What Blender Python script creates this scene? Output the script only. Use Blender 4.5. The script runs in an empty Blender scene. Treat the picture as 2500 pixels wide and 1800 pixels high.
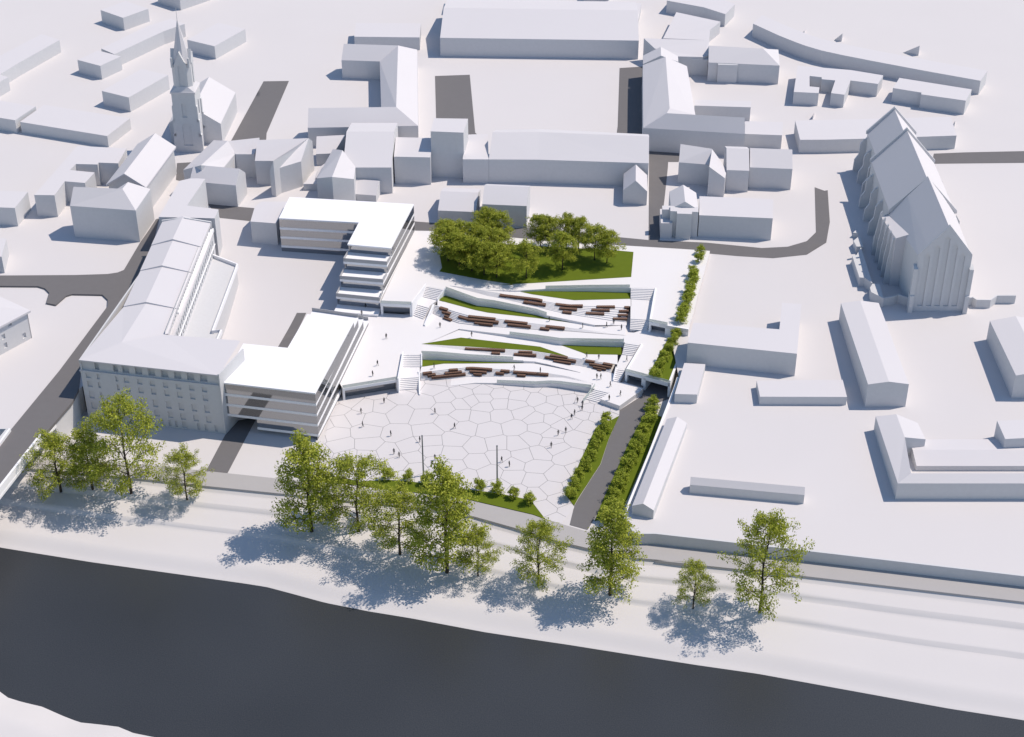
import bpy, bmesh, math, random
from mathutils import Vector, Matrix
from mathutils.geometry import delaunay_2d_cdt, intersect_point_tri
SC = bpy.context.scene
COL = SC.collection
rnd = random.Random(7)
# ------------------------------------------------------------------ camera model (survey of the photograph)
TILT = math.radians(33.25); FPX = 3980.0; CAMH = 240.0
CT, ST = math.cos(TILT), math.sin(TILT)
def U(p, z=0.0):
    """ground position of a surveyed picture point at height z"""
    x = (p[0]-1250)/FPX; y = (900-p[1])/FPX
    dy = CT+y*ST; dz = -ST+y*CT
    k = (z-CAMH)/dz
    return Vector((x*k, dy*k, z))
def rayplane(p, q, n):
    """surveyed picture point on the vertical plane through q with normal n"""
    x = (p[0]-1250)/FPX; y = (900-p[1])/FPX
    d = Vector((x, CT+y*ST, -ST+y*CT)); o = Vector((0, 0, CAMH))
    k = (Vector((q[0], q[1], 0))-Vector((0, 0, 0))).dot(n)/d.dot(n)
    return o+d*k
def vpix(w):
    fd = w[1]*CT-(w[2]-CAMH)*ST; up = w[1]*ST+(w[2]-CAMH)*CT
    return 900-FPX*up/fd
def zat(x, y, v):
    """height of the point above (x, y) that is seen at picture row v"""
    t = (900-v)/FPX   # up = t*fd
    # y*ST + dz*CT = t*(y*CT - dz*ST)
    return CAMH+(t*y*CT-y*ST)/(CT+t*ST)
def tile(ox, oy, s=3.24):
    return lambda x, y: (ox+x/s, oy+y/s)
ta, tb, tc, td = [tile(ox, 0) for ox in (0, 600, 1200, 1800)]
te, tf, tg, th = [tile(ox, 400) for ox in (0, 600, 1200, 1800)]
ti, tj, tk, tl = [tile(ox, 800) for ox in (0, 600, 1200, 1800)]
z1, z2, z3, z4, z5, z6 = [tile(ox, oy, 6.48) for ox, oy in ((960, 670), (1260, 670), (960, 820), (1260, 820), (1460, 580), (1460, 780))]
b1, b2, b3 = [tile(ox, 1200, 2.52) for ox in (0, 800, 1600)]
ch = tile(2000, 250, 2.97); tw = tile(370, 20, 4.536); n1 = tile(660, 470, 5.1025); n2 = tile(520, 880, 5.67); ob = tile(180, 850, 5.67)
# ------------------------------------------------------------------ materials
def mat(name, col, rough=0.8, metal=0.0, noise=None, bump=None, alpha=None, trans=None, spec=0.3):
    m = bpy.data.materials.new(name); m.use_nodes = True
    nt = m.node_tree; b = nt.nodes['Principled BSDF']
    b.inputs['Base Color'].default_value = (*col, 1); b.inputs['Roughness'].default_value = rough
    b.inputs['Metallic'].default_value = metal; b.inputs['Specular IOR Level'].default_value = spec
    if alpha is not None: b.inputs['Alpha'].default_value = alpha
    tcn = nt.nodes.new('ShaderNodeTexCoord')
    if noise:
        sc, amt = noise
        n = nt.nodes.new('ShaderNodeTexNoise'); n.inputs['Scale'].default_value = sc; n.inputs['Detail'].default_value = 5
        nt.links.new(tcn.outputs['Object'], n.inputs['Vector'])
        mx = nt.nodes.new('ShaderNodeMix'); mx.data_type = 'RGBA'
        mx.inputs['A'].default_value = (*[c*(1-amt) for c in col], 1); mx.inputs['B'].default_value = (*[min(1, c*(1+amt)) for c in col], 1)
        nt.links.new(n.outputs['Fac'], mx.inputs['Factor']); nt.links.new(mx.outputs['Result'], b.inputs['Base Color'])
    if bump:
        sc, st = bump
        n = nt.nodes.new('ShaderNodeTexNoise'); n.inputs['Scale'].default_value = sc; n.inputs['Detail'].default_value = 4
        nt.links.new(tcn.outputs['Object'], n.inputs['Vector'])
        bp = nt.nodes.new('ShaderNodeBump'); bp.inputs['Strength'].default_value = st; bp.inputs['Distance'].default_value = 0.05
        nt.links.new(n.outputs['Fac'], bp.inputs['Height']); nt.links.new(bp.outputs['Normal'], b.inputs['Normal'])
    return m
M = {}
M['ground'] = mat('white_ground', (.625, .60, .60), .9, noise=(.04, .02))
M['bank'] = mat('white_bank', (.62, .595, .59), .9, noise=(.06, .03))
M['wall'] = mat('white_model_wall', (.60, .60, .61), .85, noise=(1.1, .05))
M['roof'] = mat('white_model_roof', (.63, .61, .625), .85, noise=(.05, .02))
M['paving'] = mat('new_white_paving', (.745, .725, .725), .8, noise=(.05, .015))
M['newwhite'] = mat('new_white_render', (.86, .855, .87), .7)
M['asphalt'] = mat('asphalt', (.158, .152, .155), .9, noise=(.6, .05))
M['path'] = mat('grey_path', (.41, .395, .39), .9, noise=(.3, .03))
M['lawn'] = mat('lawn_green', (.108, .148, .006), .95, noise=(.5, .10), bump=(3.0, .3))
M['wood'] = mat('brown_wood', (.175, .102, .072), .7, noise=(2.5, .35))
M['wooddark'] = mat('brown_wood_edge', (.095, .055, .042), .8)
M['glassrail'] = mat('frosted_glass', (.60, .66, .62), .15, alpha=.62)
M['darkglass'] = mat('dark_glazing', (.26, .27, .29), .08, metal=.55)
M['metalgrey'] = mat('grey_metal', (.16, .18, .19), .4, metal=.3)
M['charcoal'] = mat('charcoal_cloth', (.035, .035, .04), .8, noise=(9, .3))
M['hair'] = mat('dark_hair', (.02, .015, .012), .7)
M['bark'] = mat('bark', (.05, .038, .028), .9, noise=(4, .4), bump=(9, .6))
# mirror glazing of the new building: even grey reflection, slightly uneven panes
m = bpy.data.materials.new('mirror_glazing'); m.use_nodes = True; M['glass'] = m
nt = m.node_tree; nt.nodes.remove(nt.nodes['Principled BSDF']); out = nt.nodes['Material Output']
gl = nt.nodes.new('ShaderNodeBsdfGlossy'); gl.inputs['Color'].default_value = (.36, .37, .385, 1); gl.inputs['Roughness'].default_value = .05
df = nt.nodes.new('ShaderNodeBsdfDiffuse'); df.inputs['Color'].default_value = (.25, .25, .25, 1)
ms = nt.nodes.new('ShaderNodeMixShader'); ms.inputs[0].default_value = .14
n = nt.nodes.new('ShaderNodeTexNoise'); n.inputs['Scale'].default_value = 2.2; n.inputs['Detail'].default_value = 3
tcn = nt.nodes.new('ShaderNodeTexCoord'); nt.links.new(tcn.outputs['Object'], n.inputs['Vector'])
bp = nt.nodes.new('ShaderNodeBump'); bp.inputs['Strength'].default_value = .04; bp.inputs['Distance'].default_value = .02
nt.links.new(n.outputs['Fac'], bp.inputs['Height']); nt.links.new(bp.outputs['Normal'], gl.inputs['Normal'])
nt.links.new(gl.outputs[0], ms.inputs[1]); nt.links.new(df.outputs[0], ms.inputs[2]); nt.links.new(ms.outputs[0], out.inputs['Surface'])
M['parapet'] = mat('grey_parapet', (.40, .40, .41), .5)
# plaza: irregular polygonal slabs with fine dark joints
M['plaza'] = mat('plaza_slabs', (.625, .60, .605), .85, noise=(.12, .03)); M['joint'] = mat('slab_joint', (.25, .245, .25), .9)
# river: dark, finely speckled water
m = mat('river_water', (.040, .047, .062), .36, spec=.45, bump=(2.4, .3)); M['water'] = m
nt = m.node_tree; b = nt.nodes['Principled BSDF']
tcn = nt.nodes.new('ShaderNodeTexCoord')
w1 = nt.nodes.new('ShaderNodeTexNoise'); w1.inputs['Scale'].default_value = 4.2; w1.inputs['Detail'].default_value = 6; w1.inputs['Roughness'].default_value = .8
w2 = nt.nodes.new('ShaderNodeTexNoise'); w2.inputs['Scale'].default_value = .03; w2.inputs['Detail'].default_value = 2
nt.links.new(tcn.outputs['Object'], w1.inputs['Vector']); nt.links.new(tcn.outputs['Object'], w2.inputs['Vector'])
rp = nt.nodes.new('ShaderNodeValToRGB'); rp.color_ramp.elements[0].position = .34; rp.color_ramp.elements[0].color = (.020, .025, .033, 1)
rp.color_ramp.elements[1].position = .72; rp.color_ramp.elements[1].color = (.082, .084, .086, 1)
nt.links.new(w1.outputs['Fac'], rp.inputs['Fac'])
mx = nt.nodes.new('ShaderNodeMix'); mx.data_type = 'RGBA'; mx.blend_type = 'MULTIPLY'; mx.inputs['Factor'].default_value = .35
nt.links.new(rp.outputs['Color'], mx.inputs['A']); nt.links.new(w2.outputs['Fac'], mx.inputs['B']); nt.links.new(mx.outputs['Result'], b.inputs['Base Color'])
def leafmat(name, c1, c2, tr=.35):
    m = bpy.data.materials.new(name); m.use_nodes = True; nt = m.node_tree; b = nt.nodes['Principled BSDF']; out = nt.nodes['Material Output']
    tcn = nt.nodes.new('ShaderNodeTexCoord'); n = nt.nodes.new('ShaderNodeTexNoise'); n.inputs['Scale'].default_value = 1.6; n.inputs['Detail'].default_value = 4
    nt.links.new(tcn.outputs['Object'], n.inputs['Vector'])
    r = nt.nodes.new('ShaderNodeValToRGB'); r.color_ramp.elements[0].position = .36; r.color_ramp.elements[0].color = (*c1, 1)
    r.color_ramp.elements[1].position = .64; r.color_ramp.elements[1].color = (*c2, 1)
    nt.links.new(n.outputs['Fac'], r.inputs['Fac']); nt.links.new(r.outputs['Color'], b.inputs['Base Color'])
    b.inputs['Roughness'].default_value = .55; b.inputs['Specular IOR Level'].default_value = .25
    t = nt.nodes.new('ShaderNodeBsdfTranslucent'); nt.links.new(r.outputs['Color'], t.inputs['Color'])
    ms = nt.nodes.new('ShaderNodeMixShader'); ms.inputs[0].default_value = tr
    nt.links.new(b.outputs[0], ms.inputs[1]); nt.links.new(t.outputs[0], ms.inputs[2]); nt.links.new(ms.outputs[0], out.inputs['Surface'])
    return m
M['leaf'] = leafmat('leaf_bright', (.19, .24, .015), (.56, .58, .085))
M['leafdark'] = leafmat('leaf_olive', (.21, .255, .016), (.50, .52, .07))
M['leafbush'] = leafmat('leaf_shrub', (.22, .28, .016), (.48, .53, .07))
# ------------------------------------------------------------------ object helpers
def link(name, verts, faces, mt, parent=None, loc=None, smooth=False):
    """one mesh object; vertices given in world space, stored about loc"""
    o3 = Vector(loc) if loc is not None else Vector((0, 0, 0))
    me = bpy.data.meshes.new(name); me.from_pydata([tuple(Vector(v)-o3) for v in verts], [], faces)
    bm = bmesh.new(); bm.from_mesh(me); bmesh.ops.recalc_face_normals(bm, faces=bm.faces)
    bm.to_mesh(me); bm.free()
    me.materials.append(mt)
    if smooth:
        for p in me.polygons: p.use_smooth = True
    o = bpy.data.objects.new(name, me); COL.objects.link(o)
    if parent is not None: o.parent = parent
    elif loc is not None: o.location = o3
    return o
def thing(name, label, cat, loc, group=None):
    o = bpy.data.objects.new(name, None); COL.objects.link(o); o.location = loc; o.empty_display_size = .5
    return tag(o, label, cat, group)
def tag(o, label, cat, group=None):
    o['label'] = label; o['category'] = cat
    if group: o['group'] = group
    return o
def structure(o, kind='structure'):
    o['kind'] = kind; return o
def part(name, t, verts, faces, mt, smooth=False):
    return link(name, verts, faces, mt, parent=t, loc=t.location if t.parent is None else t.parent.location, smooth=smooth)
class MB:
    """collects simple solids into one mesh"""
    def __init__(s): s.v = []; s.f = []
    def add(s, vs, fs):
        n = len(s.v); s.v += [Vector(q) for q in vs]; s.f += [[i+n for i in f] for f in fs]; return s
    def prism(s, poly, z0, z1, cap0=True, cap1=True):
        n = len(poly); z0s = z0 if isinstance(z0, (list, tuple)) else [z0]*n; z1s = z1 if isinstance(z1, (list, tuple)) else [z1]*n
        vs = [(p[0], p[1], z0s[i]) for i, p in enumerate(poly)]+[(p[0], p[1], z1s[i]) for i, p in enumerate(poly)]
        fs = [[i, (i+1) % n, n+(i+1) % n, n+i] for i in range(n)]
        if cap1: fs.append([n+i for i in range(n)])
        if cap0: fs.append([i for i in range(n)][::-1])
        return s.add(vs, fs)
    def tube(s, a, c, r0, r1, n=7):
        a = Vector(a); c = Vector(c); d = (c-a).normalized(); x = d.orthogonal().normalized(); y = d.cross(x)
        vs = [p+(x*math.cos(t)+y*math.sin(t))*r for p, r in ((a, r0), (c, r1)) for t in [2*math.pi*i/n for i in range(n)]]
        return s.add(vs, [[i, (i+1) % n, n+(i+1) % n, n+i] for i in range(n)]+[list(range(n))[::-1], list(range(n, 2*n))])
    def wallrun(s, pts, z0, z1, th):
        """thin wall along a polyline; z0/z1 may be lists"""
        n = len(pts); P2 = [Vector((p[0], p[1])) for p in pts]; L = []; R = []
        for i in range(n):
            d = (P2[min(i+1, n-1)]-P2[max(i-1, 0)]).normalized(); nn = Vector((-d.y, d.x))
            L.append(P2[i]); R.append(P2[i]+nn*th)
        a0 = z0 if isinstance(z0, (list, tuple)) else [z0]*n; a1 = z1 if isinstance(z1, (list, tuple)) else [z1]*n
        vs = []
        for i in range(n): vs += [(L[i].x, L[i].y, a0[i]), (L[i].x, L[i].y, a1[i]), (R[i].x, R[i].y, a1[i]), (R[i].x, R[i].y, a0[i])]
        fs = []
        for i in range(n-1):
            q = 4*i
            for k in range(4): fs.append([q+k, q+(k+1) % 4, q+4+(k+1) % 4, q+4+k])
        fs += [[0, 1, 2, 3], [4*n-4, 4*n-3, 4*n-2, 4*n-1]]
        return s.add(vs, fs)
    def part(s, name, t, mt, smooth=False): return part(name, t, s.v, s.f, mt, smooth)
    def top(s, name, mt, loc=None): return link(name, s.v, s.f, mt, loc=loc)
def inpoly(x, y, poly):
    c = False; n = len(poly); j = n-1
    for i in range(n):
        xi, yi = poly[i][0], poly[i][1]; xj, yj = poly[j][0], poly[j][1]
        if (yi > y) != (yj > y) and x < (xj-xi)*(y-yi)/(yj-yi)+xi: c = not c
        j = i
    return c
def dist_line(x, y, pl):
    best = 1e9
    for i in range(len(pl)-1):
        ax, ay = pl[i][0], pl[i][1]; dx, dy = pl[i+1][0]-ax, pl[i+1][1]-ay
        t = max(0, min(1, ((x-ax)*dx+(y-ay)*dy)/(dx*dx+dy*dy+1e-9)))
        best = min(best, math.hypot(x-ax-t*dx, y-ay-t*dy))
    return best
def sstep(a, b_, x):
    t = max(0, min(1, (x-a)/(b_-a))); return t*t*(3-2*t)
def lerp(a, b_, t): return a+(b_-a)*t
def sheet(name, include, exclude, zf, mt, step=None, smooth=True, thick=0):
    """ground sheet: polygons in plan, minus others, draped on zf"""
    pts = []; edges = []
    for poly in [include]+exclude:
        n = len(poly); b0 = len(pts); dense = []
        for i in range(n):
            a = Vector(poly[i][:2]); c = Vector(poly[(i+1) % n][:2]); k = max(1, int((c-a).length/(step or 1e9)))
            k = min(k, 60)
            dense += [a.lerp(c, j/k) for j in range(k)]
        pts += dense; m_ = len(dense); edges += [(b0+i, b0+(i+1) % m_) for i in range(m_)]
    if step:
        xs = [p[0] for p in include]; ys = [p[1] for p in include]
        x = max(min(xs), -300)+step*.5
        while x < min(max(xs), 300):
            y = max(min(ys), 170)+step*.5
            while y < min(max(ys), 700):
                if inpoly(x, y, include) and not any(inpoly(x, y, e_) for e_ in exclude): pts.append(Vector((x, y)))
                y += step
            x += step
    vs, es, fs, *_ = delaunay_2d_cdt(pts, edges, [], 0, 1e-4)
    keep = []
    for f in fs:
        cx = sum(vs[i][0] for i in f)/len(f); cy = sum(vs[i][1] for i in f)/len(f)
        if inpoly(cx, cy, include) and not any(inpoly(cx, cy, e_) for e_ in exclude): keep.append(list(f))
    V3 = [Vector((v[0], v[1], zf(v[0], v[1]))) for v in vs]
    me = bpy.data.meshes.new(name); me.from_pydata(V3, [], keep)
    bm = bmesh.new(); bm.from_mesh(me); bmesh.ops.delete(bm, geom=[v for v in bm.verts if not v.link_faces], context='VERTS')
    for f in bm.faces:
        f.normal_update()
        if f.normal.z < 0: f.normal_flip()
        f.smooth = smooth
    if thick:
        r = bmesh.ops.extrude_face_region(bm, geom=bm.faces[:]); 
        for v in [g for g in r['geom'] if isinstance(g, bmesh.types.BMVert)]: v.co.z += 0
        top = set(g for g in r['geom'] if isinstance(g, bmesh.types.BMVert))
        for v in bm.verts:
            if v not in top: v.co.z -= thick
        for f in bm.faces: f.smooth = False
        bmesh.ops.recalc_face_normals(bm, faces=bm.faces)
    bm.to_mesh(me); bm.free(); me.materials.append(mt)
    o = bpy.data.objects.new(name, me); COL.objects.link(o); return o
def PU(pxs, z): return [U(p, z) for p in pxs]
# ------------------------------------------------------------------ levels of the place
ZC, ZM, ZP1, ZMR, ZW = 7.4, 3.7, 1.4, 4.2, -5.0     # town, middle terrace, low platform, right deck, water
def gz(x, y):
    """height of the town ground north of the river zone"""
    if x > 8 and y < 460:            # yard on the right falls to the river wall
        if y > 432: return ZC
        if y > 408: return lerp(6.0, ZC, sstep(408, 432, y))
        return lerp(3.0, 6.0, sstep(300, 408, y)) if y > 300 else 3.0
    if -97 < x < -3 and y < 445:     # court behind the new building
        return lerp(1.0, ZC, sstep(380, 445, y))
    return ZC
def G(p):
    z = 5.0
    for _ in range(14):
        w = U(p, z); z = .5*z+.5*gz(w.x, w.y)
    w = U(p, z); return Vector((w.x, w.y, gz(w.x, w.y)))
# ================================================================== GROUND, RIVER, ROADS
STREET = PU([ti(650, 465), ti(620, 490), ti(570, 590), ti(320, 880), ti(0, 1290)], ZC)
dS = (STREET[-1]-STREET[-2]).normalized()
STREET.append(STREET[-1]+dS*90)
PATHLOW = PU([(-260, 1112), ti(-200, 1080), ti(480, 1140), ti(1180, 1203), ti(1640, 1255), ti(2200, 1312), tj(360, 1320), (850, 1223), (940, 1231), b2(560, 100), b2(900, 155), b2(1150, 225), b2(1390, 300), b2(1600, 350), b2(1900, 410), b2(2268, 442), b3(425*0, 425), b3(860, 515), b3(1500, 590), b3(2268, 680), b3(3300, 800)], 0)
PATHTOP = PU([(-260, 1080), ti(-200, 1000), ti(480, 1035), ti(1160, 1085), ti(1630, 1135), ti(2200, 1195), tj(360, 1200), (820, 1186), tj(1080, 1283), tj(1350, 1310), tj(1740, 1360), tj(2268, 1482), tk(420, 1515), tk(750, 1612), b2(1960, 320), b3(0, 328), b3(800, 418), b3(2230, 580), b3(3300, 705)], 0)
RIVER = PU([(-400, 1265), (-150, 1308), b1(0, 345), b1(560, 435), b1(1100, 510), b1(1500, 566), b1(1640, 588), b1(1780, 625), b1(2000, 685), b1(2268, 738), b2(510, 780), b2(960, 865), b2(1300, 917), b2(1470, 942), b2(1760, 988), b2(2268, 1068), b3(630, 1122), b3(1280, 1240), b3(1800, 1335), b3(2268, 1408), b3(3300, 1590)], ZW)
RWALL = PU([b2(1900, 262), b3(0, 262), b3(850, 358), b3(2258, 522), b3(3300, 640)], 3.0)     # top of the wall on the river path
BANKK = [(0, -.5), (.035, -1.2), (.17, -1.3), (.212, -2.35), (.43, -2.5), (.468, -3.4), (.80, -3.65), (1, ZW)]
def zbank(x, t):
    w1 = .5+.5*math.sin(x*.021+1.2); w2 = .5+.5*math.sin(x*.017+4.0)
    t = t+(.045*math.sin(x*.035)+.02*math.sin(x*.11+2))*t*(1-t)*4*.5
    for i in range(len(BANKK)-1):
        if t <= BANKK[i+1][0]:
            z_ = lerp(BANKK[i][1], BANKK[i+1][1], sstep(BANKK[i][0], BANKK[i+1][0], t)); break
    else: z_ = ZW
    sm = lerp(-.45, ZW, t**.9)
    return lerp(z_, sm, .02+.4*w1*w2)
def zs(x, y):
    """south side: river court and path at 0, bank falling to the water with soft ledges"""
    yp = interp(PATHLOW, x)
    if y >= yp: return -.02
    yr = interp(RIVER, x)
    if y <= yr: return lerp(ZW, -8.5, min(1, (yr-y)/9))
    return zbank(x, (yp-y)/(yp-yr))
def interp(pl, x):
    if x <= pl[0].x: return pl[0].y
    for i in range(len(pl)-1):
        if pl[i].x <= x <= pl[i+1].x: return lerp(pl[i].y, pl[i+1].y, (x-pl[i].x)/(pl[i+1].x-pl[i].x+1e-9))
    return pl[-1].y
rampE = PU([tk(1480, 440), tk(1450, 530), tk(1060, 1490), b2(1860, 215)], 3.1)       # edge of the yard along the ramp
site = [Vector(q) for q in [(-109.6, 346.5), (-100, 347), (-73, 340), (-60, 343), (-45, 352)]]
# northern outline of the low zone (under buildings, terraces and decks)
SITE_N = [(-109, 347), (-74, 339), (-62, 343), (-56, 371), (-45, 368), (-48, 392), (-36.5, 391.2), (-28.3, 389), (-21, 404), (-14, 403), (-14, 409), (0, 410), (20, 407.5), (30.2, 409), (40, 408.5), (40, 393), (43, 391), (43, 374)]
lowzone = [(-300, 347+0), (-300, 150), (300, 150), (300, 238), (220, 249)]
NORTH = [(-1500, 3000), (1500, 3000), (1500, 150), (300, 150)]
rw = [(p.x, p.y) for p in RWALL]; re_ = [(p.x, p.y) for p in rampE]
ABUT = STREET[2].lerp(STREET[3], .55); WEST = [(ABUT.x-9.5, ABUT.y-3), (-300, ABUT.y-3)]
south_edge = WEST[::-1]+[(ABUT.x, ABUT.y)]+[(p.x, p.y) for p in STREET[2::-1]]+SITE_N[1:]+re_[:3]+rw[:]      # from far left to far right
ground_poly = [(-1500, 3000), (-1500, ABUT.y-3)]+south_edge+[(1500, rw[-1][1]-200), (1500, 3000)]
o = structure(sheet('ground', ground_poly, [], gz, M['ground'], step=4.5))
low_poly = WEST[::-1]+[(ABUT.x, ABUT.y)]+[(p.x, p.y) for p in STREET[2::-1]]+[(-100, 347), (-72, 342), (-60, 346), (-57, 371), (-49, 391.5), (-37.5, 390.5), (-29, 388), (-12, 394), (20, 394), (42, 391), (43.2, 375)]+re_[1:3]+rw
low_poly += [(rw[-1][0], PATHLOW[-1].y)]+[(p.x, p.y+.02) for p in PATHLOW[::-1]]+[(-300, PATHLOW[0].y)]
o = structure(sheet('river_court', low_poly, [], lambda x, y: -.02, M['bank'], step=6))
xs_ = [-230+1.6*i for i in range(290)]; ts = sorted(set([i/34 for i in range(35)]+[k[0] for k in BANKK])); vs = []; fs = []
for i, x in enumerate(xs_):
    yp, yr = interp(PATHLOW, x), interp(RIVER, x)
    col = [(x, lerp(yp, yr, t), zbank(x, t)) for t in ts]+[(x, yr-2, ZW-.9), (x, yr-9, -8.5)]; vs += col
    if i: m_ = len(col); fs += [[(i-1)*m_+j, (i-1)*m_+j+1, i*m_+j+1, i*m_+j] for j in range(m_-1)]
o = structure(link('riverbank', vs, fs, M['bank'], smooth=True))
# river bed side at the lower left: the near bank
NEARB = PU([(-300, 1590), (0, 1681), (24, 1699), (56, 1709), (107, 1721), (159, 1744), (198, 1759), (246, 1764), (294, 1770), (329, 1785), (389, 1797), (470, 1812), (700, 1860)], ZW)+[Vector((0, 206, ZW)), Vector((110, 176, ZW)), Vector((270, 140, ZW))]
nb = [(p.x, p.y) for p in NEARB]+[(270, 60), (-240, 60)]
nbl = [Vector((p.x, p.y, 0)) for p in NEARB]
structure(sheet('near_riverbank', nb, [], lambda x, y: ZW-.25+min(3.4, .42*dist_line(x, y, nbl)), M['bank'], step=2.5))
me = sheet('river', [(-260, 120), (260, 120), (260, 330), (-260, 330)], [], lambda x, y: ZW, M['water']); structure(me)
def drape(name, pts, mt, zf, dz=.05, step=3.5, kind='structure'):
    o = sheet(name, [(p[0], p[1]) for p in pts], [], lambda x, y: zf(x, y)+dz, mt, step=step); o['kind'] = kind; return o
def road(name, pxs, mt=None, z=ZC, dz=.05):
    return drape(name, PU(pxs, z), mt or M['asphalt'], gz, dz)
st_px = [te(1232, 440), te(1254, 432), te(1200, 655), te(1110, 850), te(975, 1130), te(650, 1550), ti(620, 490), ti(570, 590), ti(320, 880), ti(0, 1290), (-200, 1420), (-200, 1210), ti(0, 912), ti(470, 340), te(848, 1130), te(852, 1075), te(810, 1035), te(570, 1030), te(520, 1045), te(440, 1115), te(365, 1100), te(390, 1020), te(355, 985), te(300, 968), te(0, 966), te(-400, 960), te(-400, 885), te(0, 884), te(600, 880), te(850, 872), te(930, 860), te(980, 840), te(1110, 620), te(1180, 520)]
structure(sheet('street', [(p.x, p.y) for p in PU(st_px, ZC+.5)], [], lambda x, y: ZC+.5, M['asphalt'], thick=.8, smooth=False))
road('church_street', [ta(1400, 1292), ta(1500, 1286), ta(1622, 1268), ta(1500, 1402), ta(1450, 1440), ta(1392, 1425)])
road('parking_strip', [ta(2085, 645), tb(342, 642), tb(165, 1055), tb(160, 1130), ta(1820, 1130)])
road('parking_lot', [tb(1497, 603), tb(1772, 593), tb(1815, 1050), tb(1835, 1072), tb(1840, 1100), tb(1510, 1100)])
road('side_street', [tc(1013, 540), tc(1196, 528), tc(1192, 1080), tc(988, 1072), tc(998, 1000)])
road('cross_street', [te(1640, 320), te(2010, 352), tf(68, 352), tf(600, 395), tf(1335, 450), tf(1520, 462), tg(-100, 522), tg(280, 508), tg(985, 575), tg(1243, 597), tg(1246, 0), tc(1247, 1195), tc(1495, 1215), tc(1480, 1283), tc(1397, 1283), tg(1395, 30), tg(1372, 250), tg(1330, 600), tg(1700, 615), th(195, 652), th(400, 643), th(550, 605), th(622, 542), th(612, 187), th(690, 215), th(715, 210), th(732, 463), th(705, 615), th(552, 698), th(285, 722), th(0, 707), tg(1727, 690), tg(1500, 672), tg(900, 637), tg(390, 605), tg(130, 580), tf(1480, 530), tf(1338, 516), tf(900, 480), tf(0, 446), te(1990, 448), te(1740, 425)])
road('outer_road', [td(1555, 1217), td(1800, 1207), td(2268, 1197), td(2700, 1192), td(2700, 1289), td(2268, 1290), td(1560, 1297), td(1548, 1250)])
path_pts = PATHTOP+PATHLOW[::-1]
o = structure(sheet('riverside_path', [(p.x, p.y) for p in path_pts], [], lambda x, y: .03, M['path']))
MBk = MB(); MBk.wallrun([p for p in PATHLOW], -1.2, .05, .18); o = MBk.top('path_kerb', M['path']); structure(o)
structure(sheet('driveway', [(p.x, p.y) for p in PU([ti(1630, 1135), ti(1800, 1153), ti(1985, 800), ti(2190, 430), ti(2020, 400)], 0)], [], lambda x, y: .04, M['asphalt']))
road('court_driveway', [tf(405, 1190), tf(480, 1190), tf(330, 1465), tf(240, 1470)], z=1.2)
# ================================================================== PLAIN BUILDINGS
GB = 'white model buildings of the town'
def _walls(t, loop, zt, mt, name='wall', zlow=None):
    mb = MB(); n = len(loop)
    zb = [gz(p.x, p.y)-.4 if zlow is None else zlow for p in loop]
    mb.prism(loop, zb, zt, cap0=False, cap1=False); return mb.part(name, t, mt)
def ztop(base, top, ground=None):
    b = G(base) if ground is None else U(base, ground)
    return zat(b.x, b.y, top[1]), b
def bld(label, name='white_building', cat='building', base=None, top=None, verts=None, foot=None, roofs=None, ze=None, wallm='wall', roofm='roof', zlow=None, group=GB):
    """verts: list of (pixel, rise) or Vector; foot: loop of indices for walls; roofs: faces"""
    if ze is None: ze, _ = ztop(base, top)
    V = [q if isinstance(q, Vector) else U(q[0], ze+q[1]) for q in verts]
    c = sum(V, Vector())/len(V); z0 = gz(c.x, c.y)
    t = thing(name, label, cat, (c.x, c.y, z0), group)
    loop = [V[i] for i in foot]
    _walls(t, loop, [p.z for p in loop], M[wallm], zlow=zlow)
    part('roof', t, V, roofs, M[roofm])
    return t
def flat(label, roof, base, top, par=False, **k):
    """flat-roofed block; with par the last corner completes a parallelogram"""
    ze, _ = ztop(base, top)
    V = PU(roof, ze)
    if par: V.append(V[0]+V[2]-V[1])
    return bld(label, verts=V, foot=list(range(len(V))), roofs=[list(range(len(V)))], ze=ze, **k)
def gable(label, A, B, R, rise, base, top, far_end=True, **k):
    """A,B: visible eave; R: ridge end beside A; other eave mirrored"""
    ze, _ = ztop(base, top); a = U(A, ze); b = U(B, ze); r = U(R, ze+rise)
    d = (b-a).normalized(); w = r-a; w = w-d*w.dot(d); w.z = 0
    up = Vector((0, 0, rise))
    V = [a, b, b+w+up, a+w+up, b+2*w, a+2*w]
    return bld(label, verts=V, foot=[0, 1, 2, 4, 5, 3], roofs=[[0, 1, 2, 3], [3, 2, 4, 5]], ze=ze, **k)
def gablef(label, L, R, pk, backL, base, top, **k):
    """gable end faces us: L,R eave corners, pk the peak, backL the far end of the left eave"""
    ze, _ = ztop(base, top); l = U(L, ze); r = U(R, ze); m_ = (l+r)/2; zp = zat(m_.x, m_.y, pk[1]); p = Vector((m_.x, m_.y, zp))
    dv = U(backL, ze)-l
    V = [l, r, p, l+dv, r+dv, p+dv]
    return bld(label, verts=V, foot=[0, 2, 1, 4, 5, 3], roofs=[[0, 2, 5, 3], [2, 1, 4, 5]], ze=ze, **k)
def flatb(label, roof, h, **k):
    """flat block of known height h (base hidden)"""
    z = ZC+h; V = PU(roof, z)
    return bld(label, verts=V, foot=list(range(len(V))), roofs=[list(range(len(V)))], ze=z, **k)
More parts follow.
